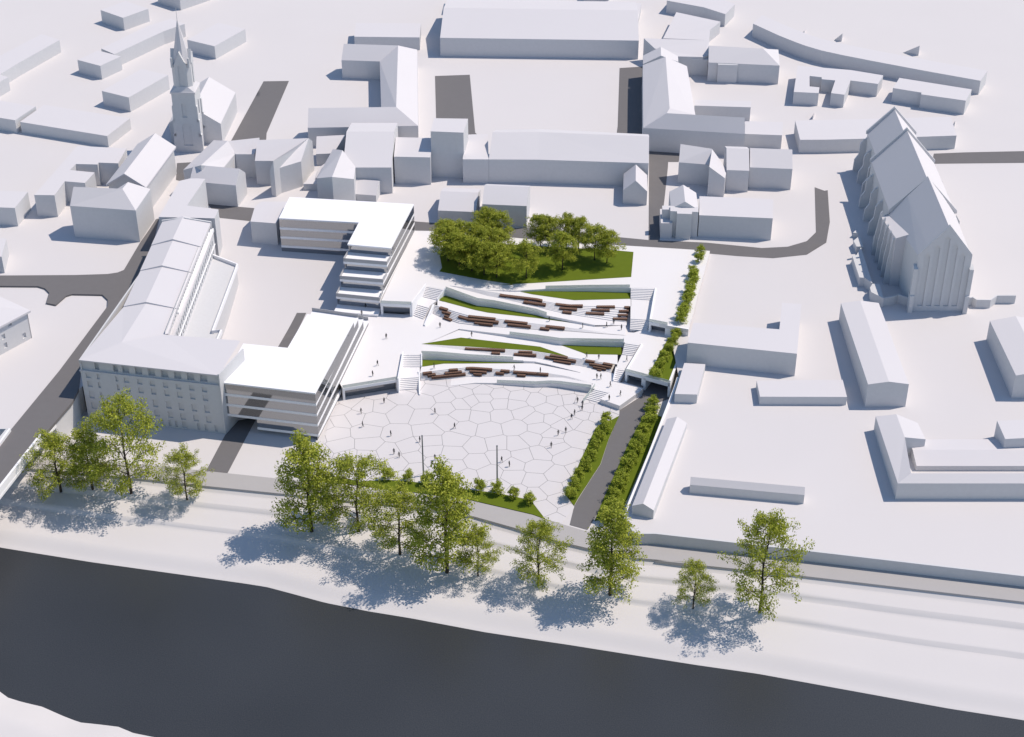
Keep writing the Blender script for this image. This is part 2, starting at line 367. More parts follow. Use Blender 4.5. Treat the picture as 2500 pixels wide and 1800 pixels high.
# ---- far left
flat('white block cut by the top edge, behind the church spire', [ta(1240, -75), ta(1420, -18), ta(1690, -110)], ta(1432, 83), ta(1420, -18), par=True)
flat('small flat white block in the far top left corner, shadow on its left', [ta(795, 80), ta(973, 142), ta(1173, 70)], ta(985, 243), ta(973, 142), par=True)
flat('long low white bar rising to the right, near the upper left edge', [ta(-10, 596), ta(145, 500), ta(470, 318), ta(330, 270), ta(-190, 540)], ta(487, 415), ta(470, 318))
flat('white block cut by the left edge just below the long low bar', [ta(-340, 670), ta(-150, 730), ta(65, 612), ta(-125, 552)], ta(82, 718), ta(65, 612))
flat('small flat block with a long low wing behind it, left of the spire', [ta(612, 474), ta(793, 522), ta(955, 447), ta(775, 400)], ta(803, 630), ta(793, 522))
flat('long thin low wing running up to the spire from the small flat block', [ta(905, 430), ta(1290, 250), ta(1460, 190), ta(1350, 150), ta(1170, 205), ta(800, 385)], ta(1470, 292), ta(1460, 190))
flat('flat white block directly right of the top of the spire', [ta(1480, 315), ta(1697, 367), ta(1940, 230)], ta(1706, 470), ta(1697, 367), par=True)
flat('flat white block left of the church tower at mid height', [ta(805, 720), ta(1018, 772), ta(1330, 595)], ta(1033, 888), ta(1018, 772), par=True)
flat('large flat white hall left of the foot of the church tower', [ta(158, 965), ta(848, 1077), ta(1028, 937)], ta(860, 1165), ta(848, 1077), par=True)
flat('flat white block cut by the left edge beside the large flat hall', [ta(-170, 905), ta(118, 952), ta(283, 842)], ta(132, 1055), ta(118, 952), par=True)
flat('stepped flat building left of the long pitched house', [ta(612, 1155), ta(1000, 1175), ta(935, 1293), ta(780, 1287), ta(770, 1302), ta(600, 1298), ta(553, 1346), ta(748, 1365), ta(672, 1448), ta(512, 1435), ta(430, 1545), ta(270, 1543)], te(460, 418), te(427, 246))
flat('flat white block cut by the left edge below the stepped building', [te(-220, 336), te(117, 350), te(220, 222)], te(145, 495), te(117, 350), par=True)
flat('thin white block at the left edge above the road junction', [te(-260, 722), te(12, 735), te(50, 592)], te(38, 865), te(12, 735), par=True)
# long pitched house (with overhanging roof slab) and hipped house at the street
ze, _ = ztop(ta(1415, 1368), ta(1392, 1165))
A = U(ta(1155, 1484), ze); B = U(ta(1392, 1160), ze); r0 = U(ta(970, 1388), ze+4.2); d = (B-A).normalized(); w = r0-A; w = w-d*w.dot(d); w.z = 0
t = thing('pitched_house', 'long white house with bright overhanging pitched roof, left of the church street', 'building', (A.x, A.y, ZC), GB)
ins = d*1.2
mb = MB(); a0, b0 = A+ins, B-ins; q = [a0+w*.06, b0+w*.06, b0+w+Vector((0, 0, 3.9)), b0+w*1.94, a0+w*1.94, a0+w+Vector((0, 0, 3.9))]
_walls(t, q, [v.z-.3 for v in q], M['wall'])
V = [A, B, B+w+Vector((0, 0, 4.2)), A+w+Vector((0, 0, 4.2)), B+2*w, A+2*w]; dn = Vector((0, 0, .55))
part('roof', t, V+[v-dn for v in V], [[0, 1, 2, 3], [3, 2, 4, 5], [6, 9, 8, 7], [9, 11, 10, 8], [0, 6, 7, 1], [4, 10, 11, 5], [0, 3, 9, 6], [3, 5, 11, 9], [1, 7, 8, 2], [2, 8, 10, 4]], M['roof'])
ze, _ = ztop(te(1108, 620), te(1073, 370))
FL, FR, BR = [U(q, ze) for q in (te(553, 333), te(1073, 370), te(1190, 200))]
d = (FR-FL).normalized(); rl = U(te(575, 182), ze+4.0); w = rl-FL; w = w-d*w.dot(d); w.z = 0; up = Vector((0, 0, 4.0))
RL = FL+w+up; RC = U(te(968, 198), ze+4.0); RB = U(te(1012, 145), ze+4.0); BL = FL+2*w
IB = RB+(RB-BR)*.9; IB.z = ze; IC = RC+(RC-FR)*1.0; IC.z = ze
bld('hipped white corner house in front of the long pitched house', name='hipped_house', verts=[FL, FR, BR, RB, RC, RL, BL, IC, IB], foot=[0, 1, 2, 3, 8, 7, 6, 5], roofs=[[0, 1, 4, 5], [1, 2, 3, 4], [5, 4, 7, 6], [4, 3, 8, 7]], ze=ze)
# house with small windows at the left edge
ze, bb = ztop(te(248, 1385), te(210, 1172)); ze = max(ze, 13)
c0 = U(te(214, 1165), ze); e1 = U(te(-120, 1342), ze); dd = (e1-c0).normalized(); nrm = Vector((-dd.y, dd.x, 0));
if nrm.y < 0: nrm = -nrm
L_ = 34; Wd = 12
t = thing('windowed_house', 'white house with small square windows, cut by the left edge', 'house', (c0.x, c0.y, ZC), GB)
fp = [c0, c0+dd*L_, c0+dd*L_+nrm*Wd, c0+nrm*Wd]
def facade(t, p0, p1, zb, zt, ops, depth, mt, name='wall', pane=None, pname='window'):
    """wall from p0 to p1 with recessed openings; ops are lists of (s, z) outlines; returns the wall part"""
    d = Vector((p1[0]-p0[0], p1[1]-p0[1], 0)); L = d.length; d.normalize(); n = Vector((d.y, -d.x, 0))
    if n.dot(Vector((0, 0, 0))-Vector(((p0[0]+p1[0])/2, (p0[1]+p1[1])/2, 0))) < 0 and False: n = -n
    P0 = Vector((p0[0], p0[1], 0)); pts = [Vector((0, zb)), Vector((L, zb)), Vector((L, zt)), Vector((0, zt))]; ed = [(0, 1), (1, 2), (2, 3), (3, 0)]
    for op in ops:
        b0 = len(pts); pts += [Vector(q) for q in op]; k = len(op); ed += [(b0+i, b0+(i+1) % k) for i in range(k)]
    vs, _, fs, *_ = delaunay_2d_cdt(pts, ed, [], 0, 1e-5)
    W = lambda q, dep=0: P0+d*q[0]+Vector((0, 0, q[1]))-n*dep
    mb = MB(); F = []
    for f in fs:
        cx = sum(vs[i][0] for i in f)/len(f); cy = sum(vs[i][1] for i in f)/len(f)
        if not any(inpoly(cx, cy, op) for op in ops): F.append(list(f))
    mb.add([W(q) for q in vs], F)
    for op in ops:
        k = len(op); mb.add([W(q) for q in op]+[W(q, depth) for q in op], [[i, (i+1) % k, k+(i+1) % k, k+i] for i in range(k)])
    wall = mb.part(name, t, mt)
    for op in ops:
        k = len(op); part(pname, wall, [W(q, depth) for q in op]+[W(q, depth+.06) for q in op], [list(range(k)), list(range(k, 2*k))[::-1]]+[[i, (i+1) % k, k+(i+1) % k, k+i] for i in range(k)], pane or mt)
    return wall
def rect(s, z, w, h): return [(s, z), (s+w, z), (s+w, z+h), (s, z+h)]
def spos(p0, p1, px, z):
    """distance along the wall line p0-p1 of a surveyed picture point at (unknown) height: returns (s, z)"""
    d = Vector((p1[0]-p0[0], p1[1]-p0[1], 0)).normalized(); n = Vector((d.y, -d.x, 0)); w = rayplane(px, Vector((p0[0], p0[1], 0)), n)
    return ((w-Vector((p0[0], p0[1], 0))).dot(d), w.z)
f0, f1 = fp[1], fp[0]        # facade faces lower right
ops = []
for px in ((68, 1290), (183, 1385), (18, 1395), (35, 1462)):
    s, zz = spos(f0, f1, te(*px), 0); ops.append(rect(s, zz, 1.1, 1.5))
facade(t, f0, f1, ZC-.4, ze-.4, ops, .35, M['wall'])
MB().wallrun([fp[0], fp[3], fp[2], fp[1]], ZC-.4, ze-.4, .3).part('rear_wall', t, M['wall'])
mb = MB(); ov = [c0-dd*.6-nrm*.7, c0+dd*L_-nrm*.7, c0+dd*L_+nrm*(Wd+.6), c0-dd*.6+nrm*(Wd+.6)]; mb.prism(ov, ze-.45, ze+.1)
ridge = [c0+dd*5+nrm*Wd/2+Vector((0, 0, 1.6)), c0+dd*(L_-5)+nrm*Wd/2+Vector((0, 0, 1.6))]
o4 = [Vector((v.x, v.y, ze+.1)) for v in ov]; mb.add(o4+ridge, [[0, 1, 5, 4], [2, 3, 4, 5], [3, 0, 4], [1, 2, 5]]); mb.part('roof', t, M['roof'])
# ---- around the church street
flat('L shaped flat white building at the street, behind the old block', [te(1255, 421), te(1698, 432), te(1728, 362), te(1478, 330), te(1623, 120), te(1560, 116), te(1500, 117), te(1422, 135), te(1340, 275)], te(1747, 748), te(1698, 432))
gable('pitched white house right of the L shaped flat building', te(1865, 172), te(1500, 138), te(1888, 39), 3.5, te(1882, 342), te(1865, 172))
ze, _ = ztop(ta(1940, 1415), ta(1870, 1222)); ze = 15.5
bld('white house with one bright slope facing the church tower', verts=[U(ta(1862, 1215), ze), U(ta(1770, 1325), ze), U(ta(1590, 1308), ze+3.5), U(ta(1802, 1115), ze+3.5), U(ta(1450, 1345), ze), U(ta(1690, 1110), ze)], foot=[0, 1, 2, 4, 5, 3], roofs=[[0, 1, 2, 3], [3, 2, 4, 5]], ze=ze)
ze = 15.5
bld('low pitched infill house between two taller houses near the church', verts=[U(ta(1862, 1221), ze), U(ta(2012, 1221), ze), U(ta(2052, 1090), ze+2.6), U(ta(1803, 1117), ze+2.6)], foot=[0, 1, 2, 3], roofs=[[0, 1, 2, 3]], ze=ze)
ze, _ = ztop(tb(90, 1465), tb(72, 1273))
bld('white house with a broad front slope, left of the tapering corner house', verts=[U(tb(72, 1273), ze), U(tb(222, 1274), ze), U(tb(495, 1094), ze+3.4), U(tb(92, 1109), ze+3.4)], foot=[0, 1, 2, 3], roofs=[[0, 1, 2, 3]], ze=ze)
ze, _ = ztop(tb(205, 1553), tb(190, 1353))
bld('tapering white corner house with slanted front wall', verts=[U(tb(190, 1353), ze), U(tb(437, 1277), ze), U(tb(497, 1094), ze+3.6), U(tb(217, 1274), ze+3.6), U(tb(527, 1116), ze+1.6)], foot=[0, 1, 2, 4, 3], roofs=[[0, 1, 2, 3], [3, 2, 4]], ze=ze)
ze, _ = ztop(tb(560, 1310), tb(555, 1220))
bld('small white house half in shadow behind the narrow alley', verts=[U(tb(555, 1220), ze), U(tb(690, 1214), ze), U(tb(790, 1068), ze+2.5), U(tb(560, 1080), ze+2.5)], foot=[0, 1, 2, 3], roofs=[[0, 1, 2, 3]], ze=ze)
ze, _ = ztop(tb(553, 1470), tb(550, 1412))
bld('little lean-to shed in the alley', name='white_shed', cat='shed', verts=[U(tb(550, 1412), ze), U(tb(655, 1352), ze+.8), U(tb(680, 1342), ze), U(tb(658, 1272), ze+.8), U(tb(578, 1326), ze)], foot=[0, 1, 2, 3, 4], roofs=[[0, 1, 3, 4], [1, 2, 3]], ze=ze)
flatb('low flat white annex behind the new building roof', [tf(455, 160), tf(600, 160), tf(642, 62), tf(555, 62)], 2.2)
ze, _ = ztop(tb(1160, 1530), tb(1152, 1326)); wv = U(tb(1174, 1042), ze+4.5)
gable('tall broad white house with a large front slope, above the new rear building', tb(1152, 1326), tb(768, 1326), tb(1174, 1042), 4.5, tb(1160, 1530), tb(1152, 1326))
bld('side wing with a bright slope on the left of the tall broad house', verts=[U(tb(868, 1322), ze), U(tb(855, 1418), ze), U(tb(683, 1400), ze+3.2), U(tb(766, 1190), ze+4), U(tb(560, 1412), ze), U(tb(690, 1180), ze)], foot=[0, 1, 2, 4, 5, 3], roofs=[[0, 1, 2, 3], [3, 2, 4, 5]], ze=ze)
gable('low pitched white house in front of the tall broad house', tb(1030, 1548), tb(677, 1522), tb(1043, 1430), 2.6, tf(1030, 305), tf(1030, 248))
flat('white block between the tall broad house and the tower-like block', [tb(1172, 1240), tb(1460, 1246), tb(1478, 1092), tb(1186, 1086)], tb(1180, 1455), tb(1172, 1240))
flat('tall narrow tower-like white block', [tb(1462, 1040), tb(1722, 1050), tb(1758, 940), tb(1490, 936)], tb(1716, 1412), tb(1722, 1050))
flat('short flat white block between the tower-like block and the long pitched building', [tb(1716, 1261), tb(1921, 1262), tb(1915, 1060), tb(1742, 1066)], tb(1718, 1450), tb(1716, 1261))
ze, _ = ztop(tc(1243, 1480), tc(1243, 1292))
a0, m0, b0 = U(tc(1243, 1292), ze), U(tc(370, 1264), ze), U(tb(1922, 1262), ze)
ra, rm, rb = U(tc(1247, 1080), ze+4.2), U(tc(375, 1045), ze+4.2), U(tb(1952, 1047), ze+4.2)
k2 = lambda e, r: Vector((2*r.x-e.x, 2*r.y-e.y, ze))
bld('long white building with a slightly kinked pitched roof, north of the park', verts=[a0, m0, b0, rb, rm, ra, k2(b0, rb), k2(m0, rm), k2(a0, ra)], foot=[0, 1, 2, 3, 6, 7, 8, 5], roofs=[[0, 1, 4, 5], [1, 2, 3, 4], [4, 3, 6, 7], [5, 4, 7, 8]], ze=ze)
gablef('tiny white gabled house at the right end of the long pitched building', tc(1042, 1505), tc(1232, 1516), tc(1142, 1430), tc(1045, 1376), tg(1038, 318), tc(1042, 1505))
gable('pitched white house behind the park trees, right of the pair', tf(2222, 335), tf(1870, 320), tf(2235, 183), 3.0, tf(2218, 508), tf(2222, 335))
gable('lower pitched white house behind the park trees, left of the pair', tf(1820, 382), tf(1520, 370), tf(1845, 229), 2.6, tf(1522, 470), tf(1520, 370))
# ---- top middle
ze, _ = ztop(tb(765, 622), tb(757, 477)); h = 4.2
a1, a2, bR, bC, bL = [U(q, ze) for q in (tb(757, 477), tb(1060, 487), tb(1357, 386), tb(1363, 996), tb(490, 1012))]
r1, r2, r3, r4 = [U(q, ze+h) for q in (tb(775, 347), tb(1205, 361), tb(1190, 847), tb(495, 856))]
mir = lambda e, r: Vector((2*r.x-e.x, 2*r.y-e.y, ze))
c1 = mir(a1, r1); c4 = mir(bL, r4); a3 = Vector((a2.x+(bC.x-bR.x), c4.y, ze)); c2 = Vector((bR.x, c1.y, ze))
bld('C shaped white building with pitched roofs round a court, top centre left', verts=[a1, a2, a3, c4, bL, bC, c2, c1, r1, r2, r3, r4], foot=[4, 5, 6, 7, 8, 0, 1, 2, 3, 11], roofs=[[0, 1, 9, 8], [1, 2, 10, 9], [2, 3, 11, 10], [4, 5, 10, 11], [5, 6, 9, 10], [6, 7, 8, 9]], ze=ze)
flat('low flat white bar behind the C shaped building', [tb(858, 291), tb(1375, 297), tb(1386, 185), tb(872, 182)], tb(1378, 397), tb(1375, 297))
gable('very large white hall with a plain pitched roof, top centre', tc(1165, 322), tb(1537, 300), tc(1135, 83), 4.0, tc(1160, 470), tc(1165, 322))
flat('white block at the right rear corner of the very large hall', [tc(880, 190), tc(1152, 195), tc(1187, 28), tc(905, 4)], tc(1158, 246), tc(1152, 195))
flat('white block cut by the top edge behind the large hall', [tc(728, -55), tc(928, -32), tc(935, -100), tc(740, -120)], tc(925, 57), tc(928, -32))
flat('low white block just behind the roof of the very large hall', [tc(247, 45), tc(505, 56), tc(532, 4), tc(275, -8)], tc(508, 140), tc(505, 56))
flat('flat white block behind the left end of the very large hall', [tb(1604, 22), tb(1862, 28), tb(1885, -60), tb(1625, -66)], tb(1863, 120), tb(1862, 28))
flat('bent white block at the top edge right of the large hall', [tc(1387, 5), tc(1535, 32), tc(1680, 59), tc(1850, 113), tc(1926, 34), tc(1760, -30), tc(1470, -90)], tc(1843, 213), tc(1850, 113))
# L shaped pitched building right of the side street
ze, _ = ztop(tc(1490, 1212), tc(1490, 1030)); h = 4.4
e1, e2, e3 = [U(q, ze) for q in (tc(1197, 516), tc(1200, 1013), tc(2003, 1060))]
f1, f2 = U(tc(1546, 525), ze), U(tc(1608, 912), ze)
q1, q2, q3, q4 = U(tc(1377, 450), ze+h), U(tc(1409, 857), ze+h), U(tc(1386, 896), ze+h), U(tc(2003, 931), ze+h)
e4 = Vector((2*q4.x-e3.x, 2*q4.y-e3.y, ze)); f2.y = e4.y
bld('large L shaped white building with pitched roofs along the side street', verts=[e1, e2, e3, q4, e4, f2, f1, q1, q2, q3], foot=[0, 1, 2, 3, 4, 5, 6, 7], roofs=[[0, 1, 9, 8, 7], [1, 2, 3, 9], [3, 4, 5, 8, 9], [5, 6, 7, 8]], ze=ze)
bld('small pitched house joined to the top end of the L shaped building', verts=[U(tc(1200, 440), ze), U(tc(1198, 508), ze), U(tc(1341, 441), ze+3.6), U(tc(1339, 371), ze+3.6), U(tc(1478, 490), ze), U(tc(1475, 446), ze)], foot=[0, 1, 2, 4, 5, 3], roofs=[[0, 1, 2, 3], [3, 2, 4, 5]], ze=ze)
ze, _ = ztop(tc(1705, 602), tc(1715, 455))
bld('wide white house behind the small pitched house at the side street', verts=[U(tc(1475, 447), ze), U(tc(1672, 452), ze), U(tc(1716, 440), ze), U(tc(1722, 320), ze+1.2), U(tc(1205, 304), ze+1.2), U(tc(1290, 384), ze)], foot=[0, 1, 2, 3, 4, 5], roofs=[[0, 1, 2, 3, 4, 5]], ze=ze)
flat('narrow white porch block under the wide house', [tc(1583, 470), tc(1712, 474), tc(1716, 452), tc(1590, 448)], tc(1705, 603), tc(1712, 474))
ze, _ = ztop(tc(1806, 268), tc(1810, 172))
bld('tilted white house with a steep left edge behind the wide house', verts=[U(tc(1358, 303), ze-.8), U(tc(1720, 320), ze-.8), U(tc(1729, 237), ze), U(tc(1811, 172), ze), U(tc(1462, 97), ze)], foot=[0, 1, 2, 3, 4], roofs=[[0, 1, 2], [0, 2, 3, 4]], ze=ze)
ze, _ = ztop(td(322, 668), td(335, 520)); h = 3.6
FL, FR, BR, RL, RR = U(tc(1717, 495), ze), U(td(335, 520), ze), U(td(333, 416), ze), U(tc(1720, 362), ze+h), U(td(205, 386), ze+h)
BL = mir(FL, RL); B2 = Vector((BR.x, BR.y+abs(RL.y-FL.y)*.4, ze))
t = bld('white house with a hipped right end and a square bay on its front', verts=[FL, FR, B2, BL, RL, RR], foot=[0, 1, 2, 3, 4], roofs=[[0, 1, 5, 4], [1, 2, 5], [2, 3, 4, 5]], ze=ze)
bq = PU([tc(1793, 512), tc(1948, 516)], ze-.2); bw = Vector((0, 2.5, 0)); MB().prism([bq[0], bq[1], bq[1]+bw, bq[0]+bw], gz(bq[0].x, bq[0].y)-.3, ze-.2).part('bay', t, M['wall'])
flat('low flat white bar in the yard behind the L shaped building', [tc(1605, 836), tc(2050, 850), tc(2056, 800), tc(1612, 790)], tc(2042, 960), tc(2050, 850))
flat('low flat white extension at the right end of the L shaped building', [tc(2004, 1060), td(355, 1071), td(362, 966), tc(2006, 960)], td(347, 1180), td(355, 1071))
# row north of the bend
ze, _ = ztop(tc(1475, 1450), tc(1482, 1285))
bld('white house with a front slope, left end of the row east of the street', verts=[U(tc(1482, 1285), ze), U(tc(1722, 1304), ze), U(tc(1745, 1178), ze+3.4), U(tc(1495, 1140), ze+3.4)], foot=[0, 1, 2, 3], roofs=[[0, 1, 2, 3]], ze=ze)
ze, _ = ztop(tc(1840, 1560), tc(1847, 1411)); zh = ztop(tc(1705, 1552), tc(1722, 1320))[0]
V = [U(tc(1722, 1320), zh), U(tc(1847, 1411), ze), U(tc(1862, 1341), ze), U(tc(1745, 1180), zh)]
bld('white house with a bright slope falling right, second in the row east of the street', verts=V, foot=[0, 1, 2, 3], roofs=[[0, 1, 2, 3]], ze=ze)
gable('white house with a front slope, third in the row east of the street', tc(2040, 1352), tc(1860, 1346), tc(2060, 1179), 3.4, tc(2025, 1520), tc(2040, 1352))
gable('white house with broad front slope, right end of the row east of the street', td(437, 1338), td(100, 1325), td(440, 1184), 3.4, td(420, 1503), td(437, 1338))
# villa with bay
ze, _ = ztop(tg(1628, 582), tg(1638, 382))
fr = PU([tg(1415, 374), tg(1467, 377), tg(1467, 394), tg(1585, 398), tg(1587, 380), tg(1638, 382)], ze); bk = [Vector((fr[-1].x+.2, fr[-1].y+3.2, ze)), Vector((fr[0].x+.2, fr[0].y+3.2, ze))]
t = bld('white villa with a square front bay and a steep cross gable, at the street corner', name='corner_villa', verts=fr+bk, foot=list(range(8)), roofs=[list(range(8))], ze=ze)
zg = ze-.6; l0, r0_ = U(tg(1420, 355), zg), U(tg(1636, 365), zg); m_ = (l0+r0_)/2; zp = zat(m_.x, m_.y, tg(0, 300)[1]); dv = Vector((.4, 11, 0)); pk = Vector((m_.x, m_.y, zp))
V = [l0, r0_, pk, l0+dv, r0_+dv, pk+dv]
_walls(t, [l0, pk, r0_, r0_+dv, pk+dv, l0+dv], [l0.z, pk.z, r0_.z, r0_.z, pk.z, l0.z], M['wall'], name='gabled_wall'); part('gabled_roof', t, V, [[0, 2, 5, 3], [2, 1, 4, 5]], M['roof'])
lb = U(tg(1340, 470), ze-3.4); MB().prism([lb, lb+Vector((3.4, 0, 0)), lb+Vector((3.6, 9, 0)), lb+Vector((.4, 9, 0))], ZC-.4, ze-3.4).part('side_annex', t, M['roof'])
lb = U(tg(1352, 362), ze-.5); MB().prism([lb, lb+Vector((2.6, 0, 0)), lb+Vector((2.7, 2.4, 0)), lb+Vector((.1, 2.4, 0))], ZC-.4, ze-.5).part('stair_turret', t, M['roof'])
flat('plain flat white block right of the corner villa', [tg(1643, 407), tg(2225, 432), tg(2230, 280), tg(1645, 257)], tg(2208, 606), tg(2225, 432))
# ---- top right
ze, _ = ztop(td(1908, 750), td(1925, 640))
fr = PU([td(125, 188), td(230, 236), td(315, 275), td(400, 310), td(480, 341), td(550, 366), td(670, 401), td(820, 434), td(1100, 489), td(1500, 564), td(1925, 640)], ze); e_ = U(td(1980, 560), ze)
dv = e_-fr[-1]; V = fr+[q+dv for q in fr[::-1]]
bld('long curved white building sweeping across the top right', name='curved_building', verts=V, foot=list(range(22)), roofs=[list(range(22))], ze=ze)
flat('E shaped flat white building with two open courts, top right', [td(447, 728), td(645, 737), td(650, 692), td(572, 684), td(572, 601), td(668, 612), td(668, 627), td(775, 637), td(742, 737), td(848, 750), td(896, 637), td(1113, 665), td(1155, 597), td(900, 555), td(478, 520)], td(438, 830), td(447, 728))
flat('flat white bar with a stepped front, right of the E shaped building', [td(1232, 697), td(1457, 733), td(1455, 747), td(1808, 797), td(1855, 708), td(1283, 617)], td(1795, 908), td(1808, 797))
flat('long low white bar behind the large church', [td(458, 955), td(497, 1107), td(700, 1106), td(1050, 1097), td(1735, 1073), td(1690, 925)], td(483, 1213), td(497, 1107))
def wedge(label, a, b_, c):
    A = G(a); B = G(b_); zt = zat(B.x, B.y, c[1]); n = Vector((.3, 1, 0)).normalized()*6
    t = thing('wedge_shed', label, 'shed', (A.x, A.y, ZC), GB)
    A.z = B.z = ZC-.1; C = Vector((B.x, B.y, zt)); part('wall', t, [A, B, C], [[0, 1, 2]], M['wall'])
    part('roof', t, [A, B, C, C+Vector((n.x, n.y, -(zt-ZC)-.1)), A+n], [[0, 2, 3, 4], [1, 3, 2]], M['roof'])
wedge('tiny white wedge roof left of two others beyond the curved building', td(497, 268), td(528, 276), td(529, 246))
wedge('small white wedge roof in the middle beyond the curved building', td(762, 320), td(825, 330), td(830, 265))
wedge('largest white wedge roof beyond the curved building', td(1305, 418), td(1432, 442), td(1440, 362))
wedge('thin white wedge sliver behind the long low bar', td(588, 946), td(598, 946), td(594, 896))
wedge('thin white wedge sliver right of the church gable', td(1703, 1010), td(1716, 1010), td(1722, 966))
# ---- right side
t = bld('large flat white building with a narrow open slot, right of the planted deck', verts=[U(q, ztop(tl(452, 384), tl(473, 207))[0]) for q in (tg(1552, 1415), tl(473, 207), th(507, 1110), th(355, 1100), th(333, 1310), tg(1598, 1257))], foot=list(range(6)), roofs=[list(range(6))], ze=ztop(tl(452, 384), tl(473, 207))[0], zlow=1)
flat('small flat white block beside the tunnel portal', [tk(1450, 525), tk(1627, 530), tk(1692, 290), tk(1525, 280)], tk(1622, 600), tk(1627, 530))
ze, _ = ztop(tk(1281, 1515), tk(1283, 1447))
l, r = U(tk(1112, 1410), ze), U(tk(1283, 1447), ze); m_ = (l+r)/2; p = Vector((m_.x, m_.y, zat(m_.x, m_.y, tk(0, 1393)[1]))); bp_ = U(tk(1468, 705), p.z)-p; bp_.z = 0
bld('long narrow white shed with pitched roof along the ramp wall', verts=[l, r, p, l+bp_, r+bp_, p+bp_], foot=[0, 2, 1, 4, 5, 3], roofs=[[0, 2, 5, 3], [2, 1, 4, 5]], ze=ze)
gable('long low white shed standing alone in the right yard', tl(532, 1325), tk(1570, 1243), tl(538, 1262), 1.3, tl(525, 1395), tl(532, 1325))
gablef('long white house with its gable end towards us, below the church', tl(1035, 450), tl(1358, 448), tl(1205, 428), th(820, 1103), tl(1012, 628), tl(1035, 450))
ze, _ = ztop(tl(2172, 560), tl(2205, 380)); l = U(tl(2205, 380), ze); r = l+Vector((13.5, .3, 0)); p = (l+r)/2+Vector((0, 0, 1.4)); dv = U(th(1998, 1243), ze)-l
bld('long white gabled house cut by the right edge', verts=[l, r, p, l+dv, r+dv, p+dv], foot=[0, 2, 1, 4, 5, 3], roofs=[[0, 2, 5, 3], [2, 1, 4, 5]], ze=ze)
flat('very low flat white bar in front of the gabled long house', [tl(153, 418), tl(180, 547), tl(868, 549), tl(834, 413)], tl(175, 612), tl(180, 547))
ze, _ = ztop(tl(1250, 1360), tl(1270, 1233)); hi = 1.3
V = [U(tl(1095, 703), ze), U(tl(1270, 1233), ze), U(tl(2560, 1233), ze), U(tl(2560, 1153), ze+hi), U(tl(1375, 1153), ze+hi), U(tl(1325, 868), ze+hi), U(tl(1258, 685), ze+hi), U(tl(1490, 884), ze-.2), U(tl(1428, 755), ze-.2)]
bld('large white corner building with a low sloping roof, lower right', verts=V, foot=[0, 1, 2, 3, 4, 5, 7, 8, 6], roofs=[[0, 1, 4, 5, 6], [1, 2, 3, 4], [6, 5, 7, 8]], ze=ze)
ze, _ = ztop(tl(1418, 1133), tl(1418, 1095))
V = [U(tl(1418, 1095), ze), U(tl(2560, 1095), ze), U(tl(2560, 968), ze+1.2), U(tl(1388, 968), ze+1.2), U(tl(2560, 880), ze), U(tl(1350, 885), ze)]
bld('long white two-sloped building inside the corner building, lower right', verts=V, foot=[0, 1, 2, 4, 5, 3], roofs=[[0, 1, 2, 3], [3, 2, 4, 5]], ze=ze)
flat('white block at the right edge behind the building with two roof slopes', [tl(2055, 737), tl(2120, 882), tl(2500, 862), tl(2420, 722)], tl(2033, 862), tl(2055, 737))
# ================================================================== OLD STREET BLOCK (front wing with windows, long wing, raised yard)
V3 = lambda x, y, z: Vector((x, y, z))
GO = 'old buildings'
t = thing('old_block', 'old white corner block with rows of recessed windows and a long street wing', 'building', (-90, 340, 0))
p0, p1 = V3(-108.7, 343.0, 0), V3(-72.7, 336.0, 0)
ops = []
for row, h in (([(172, 412), (325, 430), (583, 462), (700, 478), (883, 500), (1058, 522), (1240, 545), (1418, 567), (1602, 586), (1778, 608)], 1.55),
               ([(195, 533), (345, 552), (605, 582), (722, 600), (902, 622), (1077, 640), (1258, 662), (1437, 685), (1615, 706), (1793, 728)], 1.75),
               ([(225, 693), (378, 712), (640, 742), (755, 764), (932, 790), (1103, 812), (1285, 833), (1460, 857), (1640, 872), (1815, 893)], 2.2),
               ([(255, 835), (405, 852), (665, 884), (775, 900), (948, 922), (1125, 942), (1310, 963), (1483, 988), (1662, 1008), (1838, 1030)], 1.9)):
    for i, px in enumerate(row):
        s, zz = spos(p0, p1, ob(*px), 0); ops.append(rect(s, zz, .68 if i in (1, 2) else 1.35, h))
for px, w in ((1195, 1.0), (1318, .7), (1408, .7), (1503, 1.2), (1715, .7), (1820, .8), (1955, .8), (1090, .8), (700, .9), (520, .9)):
    s, zz = spos(p0, p1, ob(px, 905+.117*px), 0); ops.append(rect(s, .35, w, 1.9))
facade(t, p0, p1, -.3, 14.6, ops, .32, M['wall'], name='front_wall')
m0, m1 = V3(-108.3, 343.45, 0), V3(-72.6, 336.45, 0); ops = []
for a_, b_ in ((292, 356), (550, 615), (675, 770), (852, 950), (1032, 1128), (1212, 1310), (1392, 1490), (1572, 1668), (1752, 1850)):
    s, zz = spos(m0, m1, ob(a_, 305+a_*.117-55), 0); ops.append(rect(s, 14.95, (b_-a_)/52.0, 2.35))
facade(t, m0, m1, 14.45, 17.75, ops, .7, M['wall'], name='mansard', pname='dormer')
MB().wallrun([p0-V3(.25, 0, 0), p1], 14.3, 14.62, .75).part('cornice', t, M['wall'])
MB().wallrun([V3(-72.68, 335.8, 0), V3(-68.2, 347.6, 0)], -.3, 18.15, -.35).part('end_gable', t, M['wall'])
MB().wallrun([V3(-108.6, 343.1, 0), V3(-101.6, 387, 0), V3(-100.5, 415, 0)], -.3, 17.7, -.4).part('street_wall', t, M['wall'])
FL, FR = V3(-108.6, 342.7, 17.9), V3(-72.4, 335.7, 17.9); HP, BL, BR = U(ti(960, 118), 18.85), U(ti(1290, 55), 18.85), U(ti(1903, 104), 18.85)
part('front_roof', t, [FL, FR, BR, BL, HP, FL-V3(0, 0, .35), FR-V3(0, 0, .35)], [[0, 1, 4], [1, 2, 3, 4], [0, 5, 6, 1]], M['roof'])
